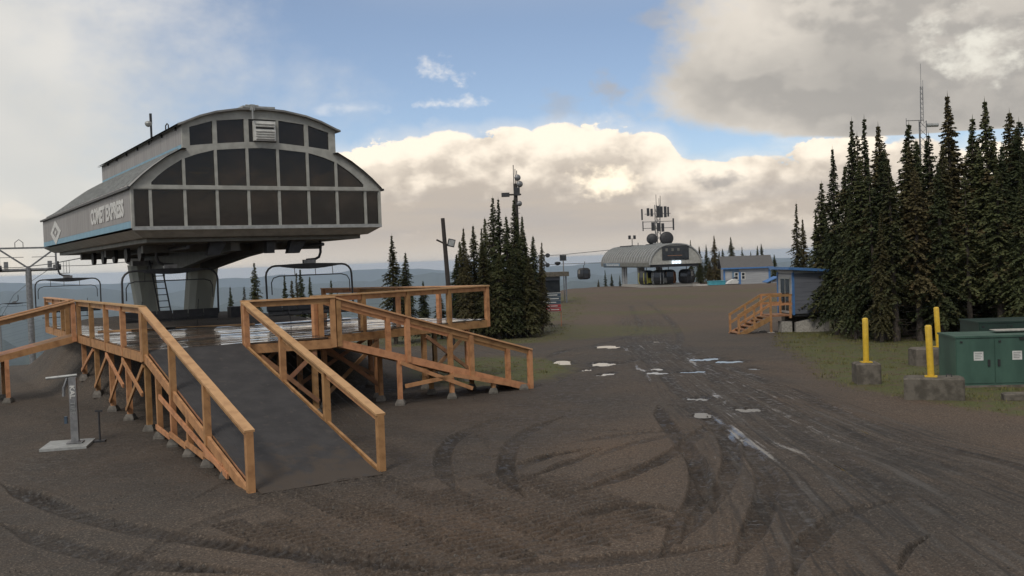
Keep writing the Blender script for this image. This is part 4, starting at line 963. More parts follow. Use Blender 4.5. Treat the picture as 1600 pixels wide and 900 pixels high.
def lift_tower(label, loc, rz, zc, half, frame=True, mat='galv'):
    zg = gz(loc[0], loc[1]); t = thing('lift_tower', label, 'lift tower', (loc[0], loc[1], zg), rz); zz = zc - zg
    MB().tube([(0, 0, -.3), (0, 0, zz * .5), (0, 0, zz)], [.32, .27, .23], 14).build('pole', mat, t, smooth=True)
    MB().tube([(-half, 0, zz - .15), (half, 0, zz - .15)], .13, 10).build('crossarm', mat, t, smooth=True)
    for sg in (-1, 1):
        sb = MB().box((sg * half, 0, zz + .05), (.16, 3.2, .16)).build('sheave_beam', 'steel_dark', t)
        for k in range(6):
            MB().disc((sg * half - .09, -1.4 + .56 * k, zz + .0), (1, 0, 0), .25, .18, 14).build('sheave', 'steel_dark', sb)
        if frame:
            MB().beam((sg * half * .75, 0, zz), (sg * half * .75, 0, zz + .55), .4, .3).build('junction_box', 'steel', t)
            c = MB().span((sg * (half + .2), -1.5, zz - .55), (sg * (half + .75), 1.5, zz - .50))
            for k in (-1.5, 0, 1.5): c.tube([(sg * (half + .72), k, zz - .5), (sg * (half + .72), k, zz + .5)], .02, 5)
            c.tube([(sg * (half + .72), -1.5, zz + .5), (sg * (half + .72), 1.5, zz + .5)], .02, 5); c.build('catwalk', 'steel', t)
    if frame:
        c = MB()
        for sg in (-1, 1):
            c.beam((0, 0, zz), (sg * (half - .1), 0, zz + 1.55), .13, .13); c.beam((sg * (half - .05), 0, zz), (sg * (half - .05), 0, zz + 1.6), .14, .14)
            c.tube([(sg * .3, 0, zz + .9), (sg * half, 0, zz + .9)], .025, 5)
        c.beam((-half - .5, 0, zz + 1.65), (half + .5, 0, zz + 1.65), .14, .14); c.build('lifting_frame', mat, t)
        MB().tube([(-.9, 0, zz + 1.7), (-.9, 0, zz + 2.1), (-.6, 0, zz + 2.35), (-.3, 0, zz + 2.1), (-.3, 0, zz + 1.7)], .03, 5).build('rescue_hoop', 'steel_dark', t)
    return t
p = lane(3.9, 59.4, 0)
lift_tower('grey steel lift tower with lifting frame and two sheave assemblies left of the terminal', (p.x, p.y), yT, 4.62, 2.16, True, 'steel')
lift_tower('small far lift tower below the deck rail at the left edge', (-150, 285), yT, -9.5, 2.3, False, 'steel')

# ================================================================== conifers
def fir_mesh(seed, h, r, n_br, bare=.05, spread=.75, ragged=.3):
    """n_br boughs spread irregularly up the stem, each a drooping fan of needle-covered twigs"""
    rng = random.Random(seed); V = []; F = []
    ph = [rng.uniform(0, 6.28) for _ in range(8)]
    for i in range(n_br):
        t = bare + (1 - bare) * ((i + rng.random()) / n_br) ** .92; t = min(t, .99); z = h * t
        az_ = rng.uniform(0, 6.28)
        cl = 1 + ragged * (math.sin(2 * az_ + 9 * t + ph[0]) * .5 + math.sin(3 * az_ - 17 * t + ph[1]) * .4 + math.sin(31 * t + ph[2]) * .35 + math.sin(az_ + 47 * t + ph[3]) * .35)
        Lm = (r * ((1 - t) ** spread) * (.70 + .30 * min(1, (t - bare) / .10)) + .014 * r) * cl
        Lb = max(.05, Lm * rng.uniform(.60, 1.10)); low = 1 - t
        rise = .22 * Lb * max(0, t - .5) * 2 - .02; dr = -(.18 + .42 * low) * Lb
        ca, sa = math.cos(az_), math.sin(az_); nt = max(2, int(2 + Lb * 8.5))
        for j in range(nt):
            q = (j + rng.uniform(.3, 1.0)) / nt; q = .12 + .88 * min(q, 1.0); rad = Lb * q; zz = z + rise * q + dr * q * q
            tl = (.11 + .26 * Lb * (1.05 - q) * .7) * rng.uniform(.7, 1.3) * (.35 + .65 * min(1, (1 - t) * 4.5)); wd = rng.uniform(.030, .060)
            for sd in (-1, 1):
                th = az_ + sd * rng.uniform(.25, 1.15); ex, ey = math.cos(th) * tl, math.sin(th) * tl
                bx_, by_ = ca * rad, sa * rad; nx, ny = -math.sin(th) * wd, math.cos(th) * wd; dz_ = -tl * rng.uniform(.10, .85) * (.4 + .6 * low); tw = rng.uniform(-.05, .05)
                o = len(V)
                V += [(bx_, by_, zz + .02), (bx_ + ex * .55 + nx, by_ + ey * .55 + ny, zz + dz_ * .45 + tw), (bx_ + ex, by_ + ey, zz + dz_), (bx_ + ex * .5 - nx, by_ + ey * .5 - ny, zz + dz_ * .45 - tw)]
                F += [(o, o + 1, o + 2), (o, o + 2, o + 3)]
            if rng.random() < .55:   # hanging needle tuft
                o = len(V); bx_, by_ = ca * rad, sa * rad; w2 = rng.uniform(.03, .06); hl = rng.uniform(.08, .20) * (.5 + low); th = rng.uniform(0, 6.28)
                V += [(bx_ + math.cos(th) * w2, by_ + math.sin(th) * w2, zz + .02), (bx_ - math.cos(th) * w2, by_ - math.sin(th) * w2, zz + .02), (bx_ + rng.uniform(-.04, .04), by_ + rng.uniform(-.04, .04), zz - hl)]
                F.append((o, o + 1, o + 2))
    # leader shoot
    for k in range(3):
        a = k * 2.1; o = len(V); V += [(.03 * math.cos(a), .03 * math.sin(a), h * .95), (-.03 * math.cos(a), -.03 * math.sin(a), h * .95), (0, 0, h * 1.02)]; F.append((o, o + 1, o + 2))
    c = MB(); c.v = V; c.f = F; crown = c.mesh('crown', 'needles')
    tk = MB().tube([(0, 0, -.3), (.01, 0, h * .3), (-.01, .01, h * .65), (0, 0, h * .98)], [r * .10 + .03, r * .075 + .02, r * .045 + .012, .008], 8)
    for i in range(22):
        a = rng.random() * 6.28; z = h * rng.uniform(.02, .22); q = rng.uniform(.25, .6) * r
        tk.tube([(0, 0, z), (math.cos(a) * q, math.sin(a) * q, z - .1 * q)], [.018, .006], 4)
    return crown, tk.mesh('trunk', 'bark', True)
FIRS = [fir_mesh(1, 10, 1.6, 540, .11, 1.0, .34), fir_mesh(2, 10, 1.3, 500, .12, .95, .40), fir_mesh(3, 10, 1.0, 420, .08, 1.0, .48), fir_mesh(4, 10, 1.85, 600, .09, .95, .34), fir_mesh(5, 10, .85, 320, .10, 1.05, .6), fir_mesh(6, 10, 1.5, 440, .24, .82, .5), fir_mesh(7, 10, 1.15, 250, .26, .8, .75)]
tr_n = [0]
def fir(x, y, ztop, var, label, group, kr=1.0, rz=None):
    g = gz(x, y); h = ztop - g; i = tr_n[0]; tr_n[0] += 1
    t = thing('fir_tree', label, 'tree', (x, y, g - .02), (i * 2.399) % 6.28 if rz is None else rz, group)
    k = h / 10.0 / 1.01; kx = k * kr * (1 + .10 * math.sin(i * 3.7))
    t.rotation_euler = (.022 * math.sin(i * 5.1), .022 * math.sin(i * 2.3 + 1), t.rotation_euler[2])
    for nm, me in zip(('crown', 'trunk'), FIRS[var]):
        o = bpy.data.objects.new(nm, me); col.objects.link(o); o.parent = t; o.scale = (kx, kx, k)
    return t
ORD = ['first', 'second', 'third', 'fourth', 'fifth', 'sixth', 'seventh', 'eighth', 'ninth', 'tenth', 'eleventh', 'twelfth', 'thirteenth', 'fourteenth', 'fifteenth', 'sixteenth', 'seventeenth', 'eighteenth', 'nineteenth', 'twentieth']
def stand(rows, fmt, group, wide=1.0):
    rows = [(x, y, zt, var, kr * wide) for x, y, zt, var, kr in rows]
    rows = sorted(rows, key=lambda q: q[0] / q[1])
    for i, (x, y, zt, var, kr) in enumerate(rows): fir(x, y, zt, var, fmt % ORD[i], group, kr)
# tall back row of the stand on the right
stand([(16.5, 52, 7.53, 1, 1.1), (15.66, 47, 8.81, 0, .72), (15.36, 44, 9.79, 1, .80), (16.43, 46, 9.36, 6, 1), (17.94, 49, 10.5, 4, 1), (16.55, 43, 9.38, 1, 1.05), (18.26, 45, 9.66, 0, 1.0), (19.55, 47, 9.08, 3, .9), (19.02, 44, 9.01, 6, 1.0), (19.53, 43, 10.62, 1, 1.0), (21.65, 46, 9.92, 2, 1.1), (23.16, 48, 9.07, 0, 1), (20.8, 42, 10.18, 1, 1.1), (22.1, 43, 9.75, 3, .9), (21.63, 41, 9.13, 5, 1), (22.89, 42, 9.29, 0, 1), (17.0, 49.5, 8.2, 0, 1.0), (20.6, 47.5, 9.0, 3, .95), (22.4, 47, 9.3, 0, 1.1), (24.0, 46, 9.4, 3, 1.0)],
      'tall dark fir in the back row of the right-hand stand, %s from the left', 'tall firs at the back of the right-hand stand', 1.28)
stand([(14.95, 42.5, 6.31, 0, .85), (15.3, 41, 7.24, 6, 1.0), (15.95, 40.5, 7.6, 5, 1.1), (16.92, 40.5, 7.12, 5, 1.2), (17.71, 40, 7.35, 0, 1.0), (18.57, 39.5, 6.81, 6, 1.2), (19.56, 39, 6.88, 5, 1.1), (19.85, 38, 6.45, 0, 1.0), (15.2, 40.2, 5.36, 0, .85), (15.75, 43.5, 7.9, 3, .95), (16.1, 42.0, 8.1, 3, 1.0), (17.5, 42.2, 8.3, 0, 1.15), (18.3, 41.6, 8.2, 3, 1.0), (20.4, 40.4, 8.0, 3, 1.05), (21.2, 40.0, 7.7, 0, 1.2)],
      'lower olive-brown fir in the front row of the right-hand stand, %s from the left', 'lower firs at the front of the right-hand stand', 1.12)
stand([(17.55, 60, 6.85, 2, 1.2), (18.68, 62, 5.92, 1, 1.0), (17.9, 57, 6.3, 1, 1.1), (19.9, 62, 7.0, 0, 1.0)],
      'slender fir rising behind the blue-roofed shed, %s from the left', 'slender firs behind the blue shed')
stand([(18.6, 51, 8.9, 3, 1.0), (20.3, 52, 9.2, 3, 1.0), (22.2, 53, 9.5, 0, 1.2), (24.0, 53, 9.4, 3, 1.0), (25.8, 52.5, 9.6, 3, 1.0), (26.3, 49.5, 9.0, 0, 1.2), (17.6, 47, 8.6, 3, .9)],
      'shaded rearmost fir of the right-hand stand, %s from the left', 'shaded firs at the rear of the right-hand stand')
stand([(-2.78, 57, 5.94, 0, 1.1), (-2.22, 58, 6.1, 1, 1.2), (-1.87, 60, 6.01, 2, 1.1), (-1.11, 57, 7.7, 1, 1.1), (-.61, 58, 7.64, 2, 1.3), (-.22, 56, 6.51, 0, 1.1), (.12, 59, 7.64, 2, 1.4), (.6, 57, 6.53, 3, .9), (.96, 58, 5.61, 0, 1.1), (1.75, 59, 4.97, 1, 1.1), (-3.0, 58.5, 5.2, 3, 1.1), (1.3, 60, 5.4, 3, 1.0), (-1.5, 59.5, 6.6, 3, .9), (.3, 60, 6.7, 3, .9)],
      'fir in the dense clump beyond the deck, by its tip %s from the left', 'taller firs of the clump beyond the deck', 1.0)
stand([(-3.35, 58, 4.43, 3, 1.1), (-1.53, 55, 5.07, 3, 1.2), (-.82, 55, 4.5, 0, 1.3), (.07, 55.5, 4.6, 3, 1.2), (-2.53, 55.2, 4.2, 5, 1.3), (.95, 56, 4.2, 3, 1.2)],
      'low bushy fir skirting the clump beyond the deck, %s from the left', 'low firs of the clump beyond the deck')
for x, y, zt, var, kr, lab in ((-6.54, 54, 5.58, 1, 1.5, 'lone fir with a full crown rising behind the middle of the deck rail'), (-6.05, 55.5, 4.6, 0, 1.3, 'shorter fir against the right flank of the lone fir behind the deck rail'),
        (-15.26, 58, 4.36, 1, 1.2, 'evenly tiered fir standing alone just right of the terminal columns'), (-17.89, 62, 2.9, 1, 1.1, 'small fir low between the terminal columns and the evenly tiered fir'), (-18.31, 66, 2.81, 4, 1.2, 'thin young fir close beside the small fir right of the columns'),
        (-23.02, 60, 3.84, 0, 1.2, 'fir showing left of the terminal columns behind the hanging chair'), (-5.2, 57, 2.9, 0, 1.4, 'low fir behind the right half of the deck rail'), (-4.2, 57, 2.4, 3, 1.4, 'low wide fir behind the right end of the deck rail')):
    fir(x, y, zt, var, lab, 'scattered firs behind the deck', kr)
stand([(-14.54, 66, 3.63, 4, 1.3), (-15.05, 70, 3.88, 1, 1.0), (-13.93, 68, 3.32, 0, 1.0), (-17.33, 74, 3.44, 1, 1.0), (-15.95, 70, 3.08, 2, 1.3), (-12.9, 69, 3.0, 2, 1.3)],
      'fir seen through the frame of the right-hand lift chair, %s from the left', 'firs seen through the right-hand chair')
stand([(16.88, 175, 1.56, 2, 1.3), (17.28, 168, .96, 1, 1.2), (18.9, 170, .6, 0, 1.0), (15.29, 172, -.04, 0, 1.2), (20.2, 176, 1.2, 0, 1.0)],
      'small distant fir below the roof of the far gondola station, %s from the left', 'firs beneath the far gondola station')
stand([(29.64, 160, 6.19, 2, 1.3), (30.01, 155, 5.06, 0, 1.3), (31.74, 158, 5.35, 1, 1.3), (31.35, 150, 6.61, 0, 1.2), (34.84, 160, 4.54, 0, 1.4), (34.45, 152, 6.35, 3, 1.2), (37.52, 158, 4.73, 2, 1.4), (38.26, 156, 3.96, 0, 1.2), (37.89, 150, 4.81, 1, 1.4), (38.17, 148, 5.06, 1, 1.4), (36.79, 140, 3.14, 0, 1.5), (29.0, 150, 3.4, 3, 1.4), (29.9, 147, 3.0, 0, 1.5), (33.0, 155, 4.2, 3, 1.2), (38.6, 143, 3.4, 3, 1.3)],
      'distant fir between the far gondola station and the blue-roofed shed, %s from the left', 'distant firs right of the gondola station')

# ================================================================== far gondola station
gx0, gy0 = 19.9, 140.0; gy = math.atan2(.98, .2) - math.pi / 2; gy = R(11.0)
ax_ = Vector((-math.sin(gy), math.cos(gy), 0)); bx2 = Vector((math.cos(gy), math.sin(gy), 0))
gbase = Vector((gx0, gy0, 0)) + bx2 * 3.9 + ax_ * 12; gg = gz(gbase.x, gbase.y)
gs = thing('gondola_station', 'far gondola station with a ribbed silver barrel roof and dark panel in its end', 'lift station', (gbase.x, gbase.y, gg), gy)
def Q(a, s, z): return Vector((a - 3.9, s - 12, z - gg))
arc = [(0, 2.45), (.02, 2.9), (.25, 3.6), (.75, 4.3), (1.4, 4.85), (2.2, 5.2), (3.1, 5.36), (3.9, 5.4)]; arc = arc + [(7.8 - a, z) for a, z in reversed(arc[:-1])]
c = MB(); rows = [[Q(a, s, z) for a, z in arc] for s in (0, 8, 16, 25)]
c.sheet([r_[::-1] for r_ in rows]); c.sheet([[p - Vector((0, 0, .05)) for p in r_] for r_ in rows]); rf = c.build('barrel_roof', 'term_roof', gs)
c = MB()
for s in np.arange(.9, 24.8, 1.25):
    pts = [Q(a, float(s), z) + Vector(((a - 3.9) * .012, 0, .05)) for a, z in arc[1:8]]
    for p, q in zip(pts[:-1], pts[1:]): c.beam(p, q, .16, .09)
c.build('roof_ribs', 'galv', rf, kind='stuff')
c = MB().prism([Q(a, .06, z) for a, z in arc], (0, .1, 0)); c.build('end_wall', 'term_frame', gs)
c = MB()
for p, q in zip(arc[:-1], arc[1:]): c.beam(Q(p[0], -.02, p[1]), Q(q[0], -.02, q[1]), .22, .16)
c.build('end_trim', 'galv', gs)
MB().prism([Q(a, 24.8, z) for a, z in arc], (0, .1, 0)).build('rear_wall', 'term_frame', gs)
pn = MB().span(Q(1.9, -.03, 3.05), Q(5.95, .05, 5.08)).build('end_panel', 'glass', gs)
for i in range(3): MB().span(Q(2.4 + .9 * i, -.045, 4.35), Q(2.75 + .9 * i, -.035, 4.75)).build('panel_mark', 'term_under', pn)
MB().span(Q(2.7, -.045, 3.65), Q(4.9, -.035, 3.72)).build('panel_line', 'wood_old', pn)
for i in range(3): MB().box(Q(3.5 + .48 * i, -.12, 2.72), (.34, .16, .40)).build('flood_lamp', 'lamp_glow', gs)
MB().span(Q(-.03, .1, 2.2), Q(.09, 24.7, 2.75)).build('side_fascia', 'term_under', gs)
sgn = MB().span(Q(-.07, 14.2, 2.24), Q(-.035, 23.4, 2.72)).build('name_board', 'siding_blue', gs)
MB().span(Q(-.10, 22.0, 2.3), Q(-.072, 23.2, 2.66)).build('name_mark', 'navy', sgn)
put_text(text_mesh('The Summit Gondola', 6.9, .34, 'white_paint', .02), Q(-.075, 21.6, 2.31), (0, -1, 0), (0, 0, 1), sgn)
MB().span(Q(.3, .3, 2.05), Q(7.5, 24.5, 2.45)).build('underside', 'steel_dark', gs)
for a, s in ((2.3, 11.5), (5.4, 11.5), (2.3, 19.5), (5.4, 19.5)):
    MB().beam(Q(a, s, gg - .3), Q(a, s, 2.06), .75, .6).build('column', 'siding_pale', gs)
for s in (14, 15.2): MB().beam(Q(.9, s, gg - .3), Q(.9, s, 2.06), .25, .25).build('door_frame', 'siding_pale', gs)
MB().span(Q(-.4, 2.0, gg + .0), Q(8.4, 12.5, gg + .32)).build('platform', 'concrete_pale', gs)
c = MB()
for s in (18.5, 15.5): c.tube([Q(3.5, s, 5.3), Q(3.5, s, 6.7 if s > 16 else 5.9)], .06, 6)
c.box(Q(3.5, 18.5, 5.9), (.1, .1, .8)); c.build('roof_pole', 'steel_dark', gs)
for k in (-.42, .42): MB().box(Q(3.5 + k, 18.5, 6.85), (.36, .3, .62)).build('loudspeaker', 'steel_dark', gs)
MB().span(Q(2.5, 16.3, 5.3), Q(4.7, 22.0, 5.52)).build('roof_hatch', 'steel_dark', gs)
MB().span(Q(3.0, 9.0, 5.32), Q(4.2, 10.4, 5.55)).build('roof_box', 'steel_dark', gs)

# gondola cabins
def cabin(label, loc, rz, accent, grp='gondola cabins'):
    t = thing('gondola_cabin', label, 'gondola', loc, rz, grp); W, Dp = 1.0, .95
    prof = [(.62, 0), (.86, .12), (1.0, .55), (1.0, 1.05), (.92, 1.75), (.78, 2.0), (.5, 2.1)]
    def ring(k, z, e=1.0): return [(i * k * W * e, j * k * Dp * e, z) for i, j in ((-.62, -1), (.62, -1), (1, -.62), (1, .62), (.62, 1), (-.62, 1), (-1, .62), (-1, -.62))]
    def shell(ps, name, mat, e=1.0):
        vs = [p for k, z in ps for p in ring(k, z, e)]; n = len(ps)
        fs = [tuple(reversed(range(8))), tuple(range((n - 1) * 8, n * 8))] + [(i * 8 + a, i * 8 + (a + 1) % 8, (i + 1) * 8 + (a + 1) % 8, (i + 1) * 8 + a) for i in range(n - 1) for a in range(8)]
        return MB().add(vs, fs).build(name, mat, t)
    shell(prof[:4], 'lower_body', 'black'); shell([(1.0, 1.055), (.92, 1.745)], 'window_band', 'glass', .985); shell([(.93, 1.75), (.79, 2.0), (.5, 2.1)], 'roof', 'black')
    for i, j in ((-.64, -1.01), (.64, -1.01), (1.01, -.64), (1.01, .64), (-1.01, .64), (-1.01, -.64), (.64, 1.01), (-.64, 1.01)):
        MB().beam((i * W * .88, j * Dp * .88, .12), (i * W, j * Dp, .6), .08, .08).beam((i * W, j * Dp, .585), (i * W * .93, j * Dp * .93, 1.76), .08, .08).build('corner_trim', accent, t)
    MB().span((-.45, -Dp - .02, .25), (.45, -Dp - .005, .95)).build('ski_rack', accent, t)
    MB().tube([(0, 0, 2.08), (0, 0, 2.5), (.25, 0, 2.75), (.25, 0, 3.25)], .06, 6).build('hanger', 'steel_dark', t)
    return t
gz_c = gg + .42
cabin('dark gondola cabin hanging on the rope left of the far station', (13.2, 178, -.15), R(20), 'steel_dark')
for lab, a, s, mt_ in (('gondola cabin with yellow-green trim, leftmost under the far station', 1.0, 4.6, 'cab_yellow'), ('gondola cabin with pale grey trim, second from left under the far station', 2.4, 2.9, 'galv'), ('gondola cabin with orange trim, middle of those under the far station', 4.1, 3.6, 'cab_orange'), ('dark gondola cabin with black trim, rightmost under the far station', 6.6, 2.8, 'steel_dark')):
    P_ = Vector((gx0, gy0, 0)) + bx2 * a + ax_ * s; cabin(lab, (P_.x, P_.y, gz_c), gy + a * .35, mt_)
# rope and tower of the gondola
rp0 = Vector((gx0, gy0, 0)) + bx2 * 2.2 + ax_ * 24.5
for lab, pts in (('upper gondola rope running left from the far station roof', [(rp0.x, rp0.y, 5.0), (9.5, 186, 4.5), (6.2, 190, 4.45)]), ('lower gondola rope running left from the far station', [(rp0.x, rp0.y, 2.85), (9.6, 186, 2.75), (5.4, 192, 2.7), (-40, 330, -22)])):
    b0 = Vector(pts[0]); o = MB().tube([Vector(p) - b0 for p in pts], .05, 5).build('gondola_rope', 'steel_dark'); o.location = b0; tag(o, lab, 'rope')
tg = gz(5.7, 190); gt = thing('gondola_tower', 'gondola line tower with hooked arms poking out right of the fir clump', 'lift tower', (5.7, 190, tg), R(12))
MB().tube([(0, 0, -.4), (0, 0, 4.7 - tg)], [.5, .35], 12).build('pole', 'steel', gt, smooth=True)
for z, w_ in ((4.5, 1.6), (2.6, 1.5)):
    MB().beam((-.4, 0, z - tg), (w_, 0, z - tg), .3, .22).build('crossarm', 'steel_dark', gt); MB().disc((w_ - .1, -.2, z - tg), (0, 1, 0), .42, .4, 14).build('sheave', 'steel_dark', gt)
    MB().tube([(w_ * .55, 0, z - tg), (w_ * .45, 0, z - 1.0 - tg), (w_ * .8, 0, z - 1.5 - tg)], .09, 6).build('hook_arm', 'steel_dark', gt)

# communication tower behind the station
cx, cy = 22.9, 151.5; cg = gz(cx, cy)
ct = thing('antenna_tower', 'lattice communication tower crowded with panel antennas and two round dishes above the far station', 'tower', (cx, cy, cg))
def Z(z): return z - cg
c = MB()
for i, j in ((-.45, -.3), (.45, -.3), (0, .5)): c.tube([(i, j, -.3), (i * .8, j * .8, Z(11.6))], .07, 6)
z = 0.5
while z < Z(11.2):
    for (i, j), (i2, j2) in (((-.45, -.3), (.45, -.3)), ((.45, -.3), (0, .5)), ((0, .5), (-.45, -.3))): c.tube([(i, j, z), (i2 * .95, j2 * .95, z + .9)], .035, 5)
    z += .9
c.build('lattice_mast', 'steel', ct)
for x, r_ in ((-.95, .85), (1.30, 1.05)):
    d = MB().dome((x, -.5, Z(6.35)), (0.15 * x, -1, 0), r_, .35, 20).disc((x, -.5, Z(6.35)), (0, 1, 0), r_, .35, 20).build('dish', 'steel_dark', ct, smooth=True)
for z_, w_ in ((8.0, 2.3), (9.0, 2.3), (10.2, 2.0)):
    MB().tube([(-w_, -.5, Z(z_)), (w_, -.5, Z(z_))], .05, 6).build('boom', 'steel', ct)
for x, z0, z1, wd in ((-2.35, 7.6, 9.1, .14), (-2.45, 9.3, 11.0, .22), (-1.5, 9.9, 11.1, .38), (-.95, 9.8, 11.0, .36), (.05, 9.6, 11.4, .4), (.55, 9.6, 11.3, .42), (1.15, 9.6, 11.3, .4), (1.6, 9.7, 11.2, .25), (2.35, 7.6, 9.4, .22), (-.8, 7.6, 8.9, .5), (.1, 7.5, 8.8, .5), (.7, 7.4, 8.7, .42)):
    MB().span((x - wd / 2, -.85, Z(z0)), (x + wd / 2, -.62, Z(z1))).build('panel_antenna', 'steel_dark', ct)
for x, z1 in ((-.1, 13.2), (.35, 12.6), (.55, 13.0)): MB().tube([(x, 0, Z(11.3)), (x, 0, Z(z1))], .04, 5).build('whip_antenna', 'steel_dark', ct)
MB().span((-.9, -.8, Z(5.55)), (.5, .5, Z(5.7))).build('platform', 'galv', ct)
MB().beam((1.7, -.2, Z(6.0)), (2.6, -.2, Z(5.0)), .12, .12).build('stay', 'steel', ct)

# ================================================================== buildings
def house():
    x0, y0 = 28.8, 131.0; g = gz(x0 + 3, y0 + 2) - .1; t = thing('cabin_building', 'pale grey cabin with blue trim and grey shingle roof on the hill crest', 'building', (x0 + 3, y0 + 2, g), R(-6))
    MB().span((-3, -2, 0), (3.1, 2, 2.55)).build('wall', 'siding_pale', t)
    MB().span((-3.05, -2.05, 0), (-1.0, -2.003, 2.5)).build('blue_wall', 'siding_blue', t)
    for k in range(9): MB().span((-.98, -2.03, .15 + k * .27), (2.95, -2.004, .15 + k * .27 + .24)).build('siding_board', 'siding_pale', t)
    c = MB(); e = .45
    rf_ = MB().prism([(-3.4, -2 - e, 2.42), (-3.4, 0, 4.0), (-3.4, 2 + e, 2.42), (-3.4, 2 + e, 2.56), (-3.4, 0, 4.14), (-3.4, -2 - e, 2.56)], (6.9, 0, 0)).build('roof', 'shingle', t)
    MB().beam((-3.42, -2 - e - .02, 2.50), (3.52, -2 - e - .02, 2.50), .06, .18).build('fascia', 'blue_trim', rf_)
    MB().prism([(-3.02, -2, 2.5), (-3.02, 0, 3.95), (-3.02, 2, 2.5)], (.05, 0, 0)).build('gable', 'siding_blue', t)
    for x in (2.98, -2.98): MB().span((x - .12, -2.08, 0), (x + .14, -2.0, 2.5)).build('corner_board', 'blue_trim', t)
    for x in (-1.65, -.75):
        f = MB().span((x, -2.09, .95), (x + .55, -2.052, 1.95)).build('window', 'white_paint', t); MB().span((x + .1, -2.10, 1.05), (x + .45, -2.092, 1.42)).build('pane', 'glass', f); MB().span((x + .1, -2.10, 1.5), (x + .45, -2.092, 1.86)).build('pane', 'glass', f)
    d = MB().span((-2.85, -2.09, .9), (-1.95, -2.052, 2.1)).build('window', 'galv', t); MB().span((-2.75, -2.10, 1.0), (-2.05, -2.092, 2.0)).build('pane', 'siding_pale', d)
    MB().span((-1.06, -2.10, 0), (-.80, -2.06, 2.0)).build('door', 'blue_trim', t)
house()
g = gz(34.2, 124); t = thing('low_shed', 'low shed with a blue-edged grey gable roof right of the hilltop cabin', 'shed', (33.6, 124, g - 1.0))
MB().span((-.95, -1, 0), (.95, 1, 1.25)).build('wall', 'siding_pale', t); MB().prism([(-1.45, -1.2, 1.1), (0, -1.2, 1.72), (1.45, -1.2, 1.1), (1.45, -1.2, 1.2), (0, -1.2, 1.84), (-1.45, -1.2, 1.2)], (0, 2.4, 0)).build('roof', 'blue_trim', t)
MB().prism([(-.9, -1.01, 1.1), (0, -1.01, 1.6), (.9, -1.01, 1.1)], (0, .1, 0)).build('gable', 'siding_grey', t); MB().span((-.5, -1.02, .3), (.6, -1.005, 1.0)).build('door', 'black', t)
g = gz(25.5, 124); t = thing('teal_crate', 'flat teal container lying on the hill crest left of the cabin', 'container', (26.1, 124.5, g))
MB().span((-1.05, -.5, .05), (1.05, .5, .5)).build('body', 'teal', t); MB().span((-1.1, -.55, .50), (1.1, .55, .58)).build('lid', 'teal', t); MB().span((-1.0, -.45, 0), (1.0, .45, .05)).build('skid', 'wood_old', t)
t = thing('snow_sled', 'white angular sled-like machine parked beside the teal container', 'sled', (28.2, 125, gz(28.2, 125)), R(15))
MB().prism([(-.8, -.3, .1), (.7, -.3, .1), (.85, -.3, .4), (.3, -.3, .75), (-.5, -.3, .45)], (0, .6, 0)).build('body', 'white_paint', t); MB().prism([(.2, -.25, .72), (.45, -.25, 1.0), (.5, -.25, 1.0), (.32, -.25, .7)], (0, .5, 0)).build('windshield', 'glass', t)
for y_ in (-.28, .28): MB().beam((-.8, y_, .05), (.95, y_, .05), .1, .08).build('ski', 'black', t)
g = gz(27.5, 128); t = thing('paved_pad', 'pale concrete pad beside the far gondola station', 'pad', (26.5, 129, g)); MB().span((-2.2, -2, -.2), (2.2, 2, .12)).build('slab', 'concrete_pale', t)

# blue-roofed shed on blocks with timber stairs
sx_, sy_ = 14.85, 51.5; sg_ = gz(sx_ + .8, sy_ + .8); rzS = R(5)
sh = thing('plank_shed', 'dark grey shed with blue corner boards and slanting blue roof raised on concrete', 'shed', (sx_, sy_, sg_), rzS)
zb = .50 - sg_; Wd, Dd = 2.05, 2.2
MB().span((.02, .02, zb), (Wd, Dd, zb + 2.15)).build('core', 'siding_grey', sh)
for k in range(9): MB().beam((.06, -.004, zb + .12 + k * .232), (Wd - .06, -.004, zb + .12 + k * .232), .03, .222).build('siding_board', 'siding_grey', sh)
for k in range(9): MB().beam((-.004, Dd - .05, zb + .12 + k * .232), (-.004, .06, zb + .12 + k * .232), .03, .222).build('siding_board', 'siding_pale', sh)
for x, y_ in ((0, 0), (Wd, 0), (0, Dd)): MB().span((x - .06, y_ - .035, zb - .05), (x + .06, y_ + .05, zb + 2.2)).build('corner_board', 'blue_trim', sh)
rfS = MB().prism([(-.35, -.35, zb + 2.36), (Wd + .35, -.35, zb + 2.14), (Wd + .35, -.35, zb + 2.28), (-.35, -.35, zb + 2.50)], (0, Dd + .8, 0)).build('roof', 'blue_trim', sh)
MB().prism([(0, 0, zb + 2.14), (Wd, 0, zb + 2.14), (Wd, 0, zb + 2.16), (0, 0, zb + 2.33)], (0, Dd, 0)).build('roof_wedge', 'siding_pale', sh)
dr_ = MB().span((-.05, .35, zb + .02), (-.022, 1.75, zb + 1.95)).build('door', 'galv', sh)
for y_ in (.42, 1.10): MB().span((-.058, y_, zb + .15), (-.052, y_ + .58, zb + 1.85)).build('pane', 'glass', dr_)
MB().prism([(.15, .1, -.2), (Wd - .1, .1, -.2), (Wd - .1, .1, zb - .08), (1.9, .1, zb - .12), (.15, .1, zb * .55)], (0, .25, 0)).build('foundation', 'concrete_pale', sh)
MB().span((-.62, .15, -.3), (-.05, .7, .62)).build('foundation_block', 'concrete_pale', sh)
MB().span((.02, .02, zb - .14), (Wd, Dd, zb - .003)).build('floor_beam', 'black', sh)
MB().span((.1, 1.6, -.2), (Wd - .1, 2.1, zb - .15)).build('foundation', 'concrete', sh)
stt = thing('timber_stairs', 'orange timber stairs with handrails climbing to the door of the blue-roofed shed', 'stairs', (sx_, sy_, sg_), rzS)
lx0, lx1, ly0, ly1 = -1.25, -.08, .05, 1.45
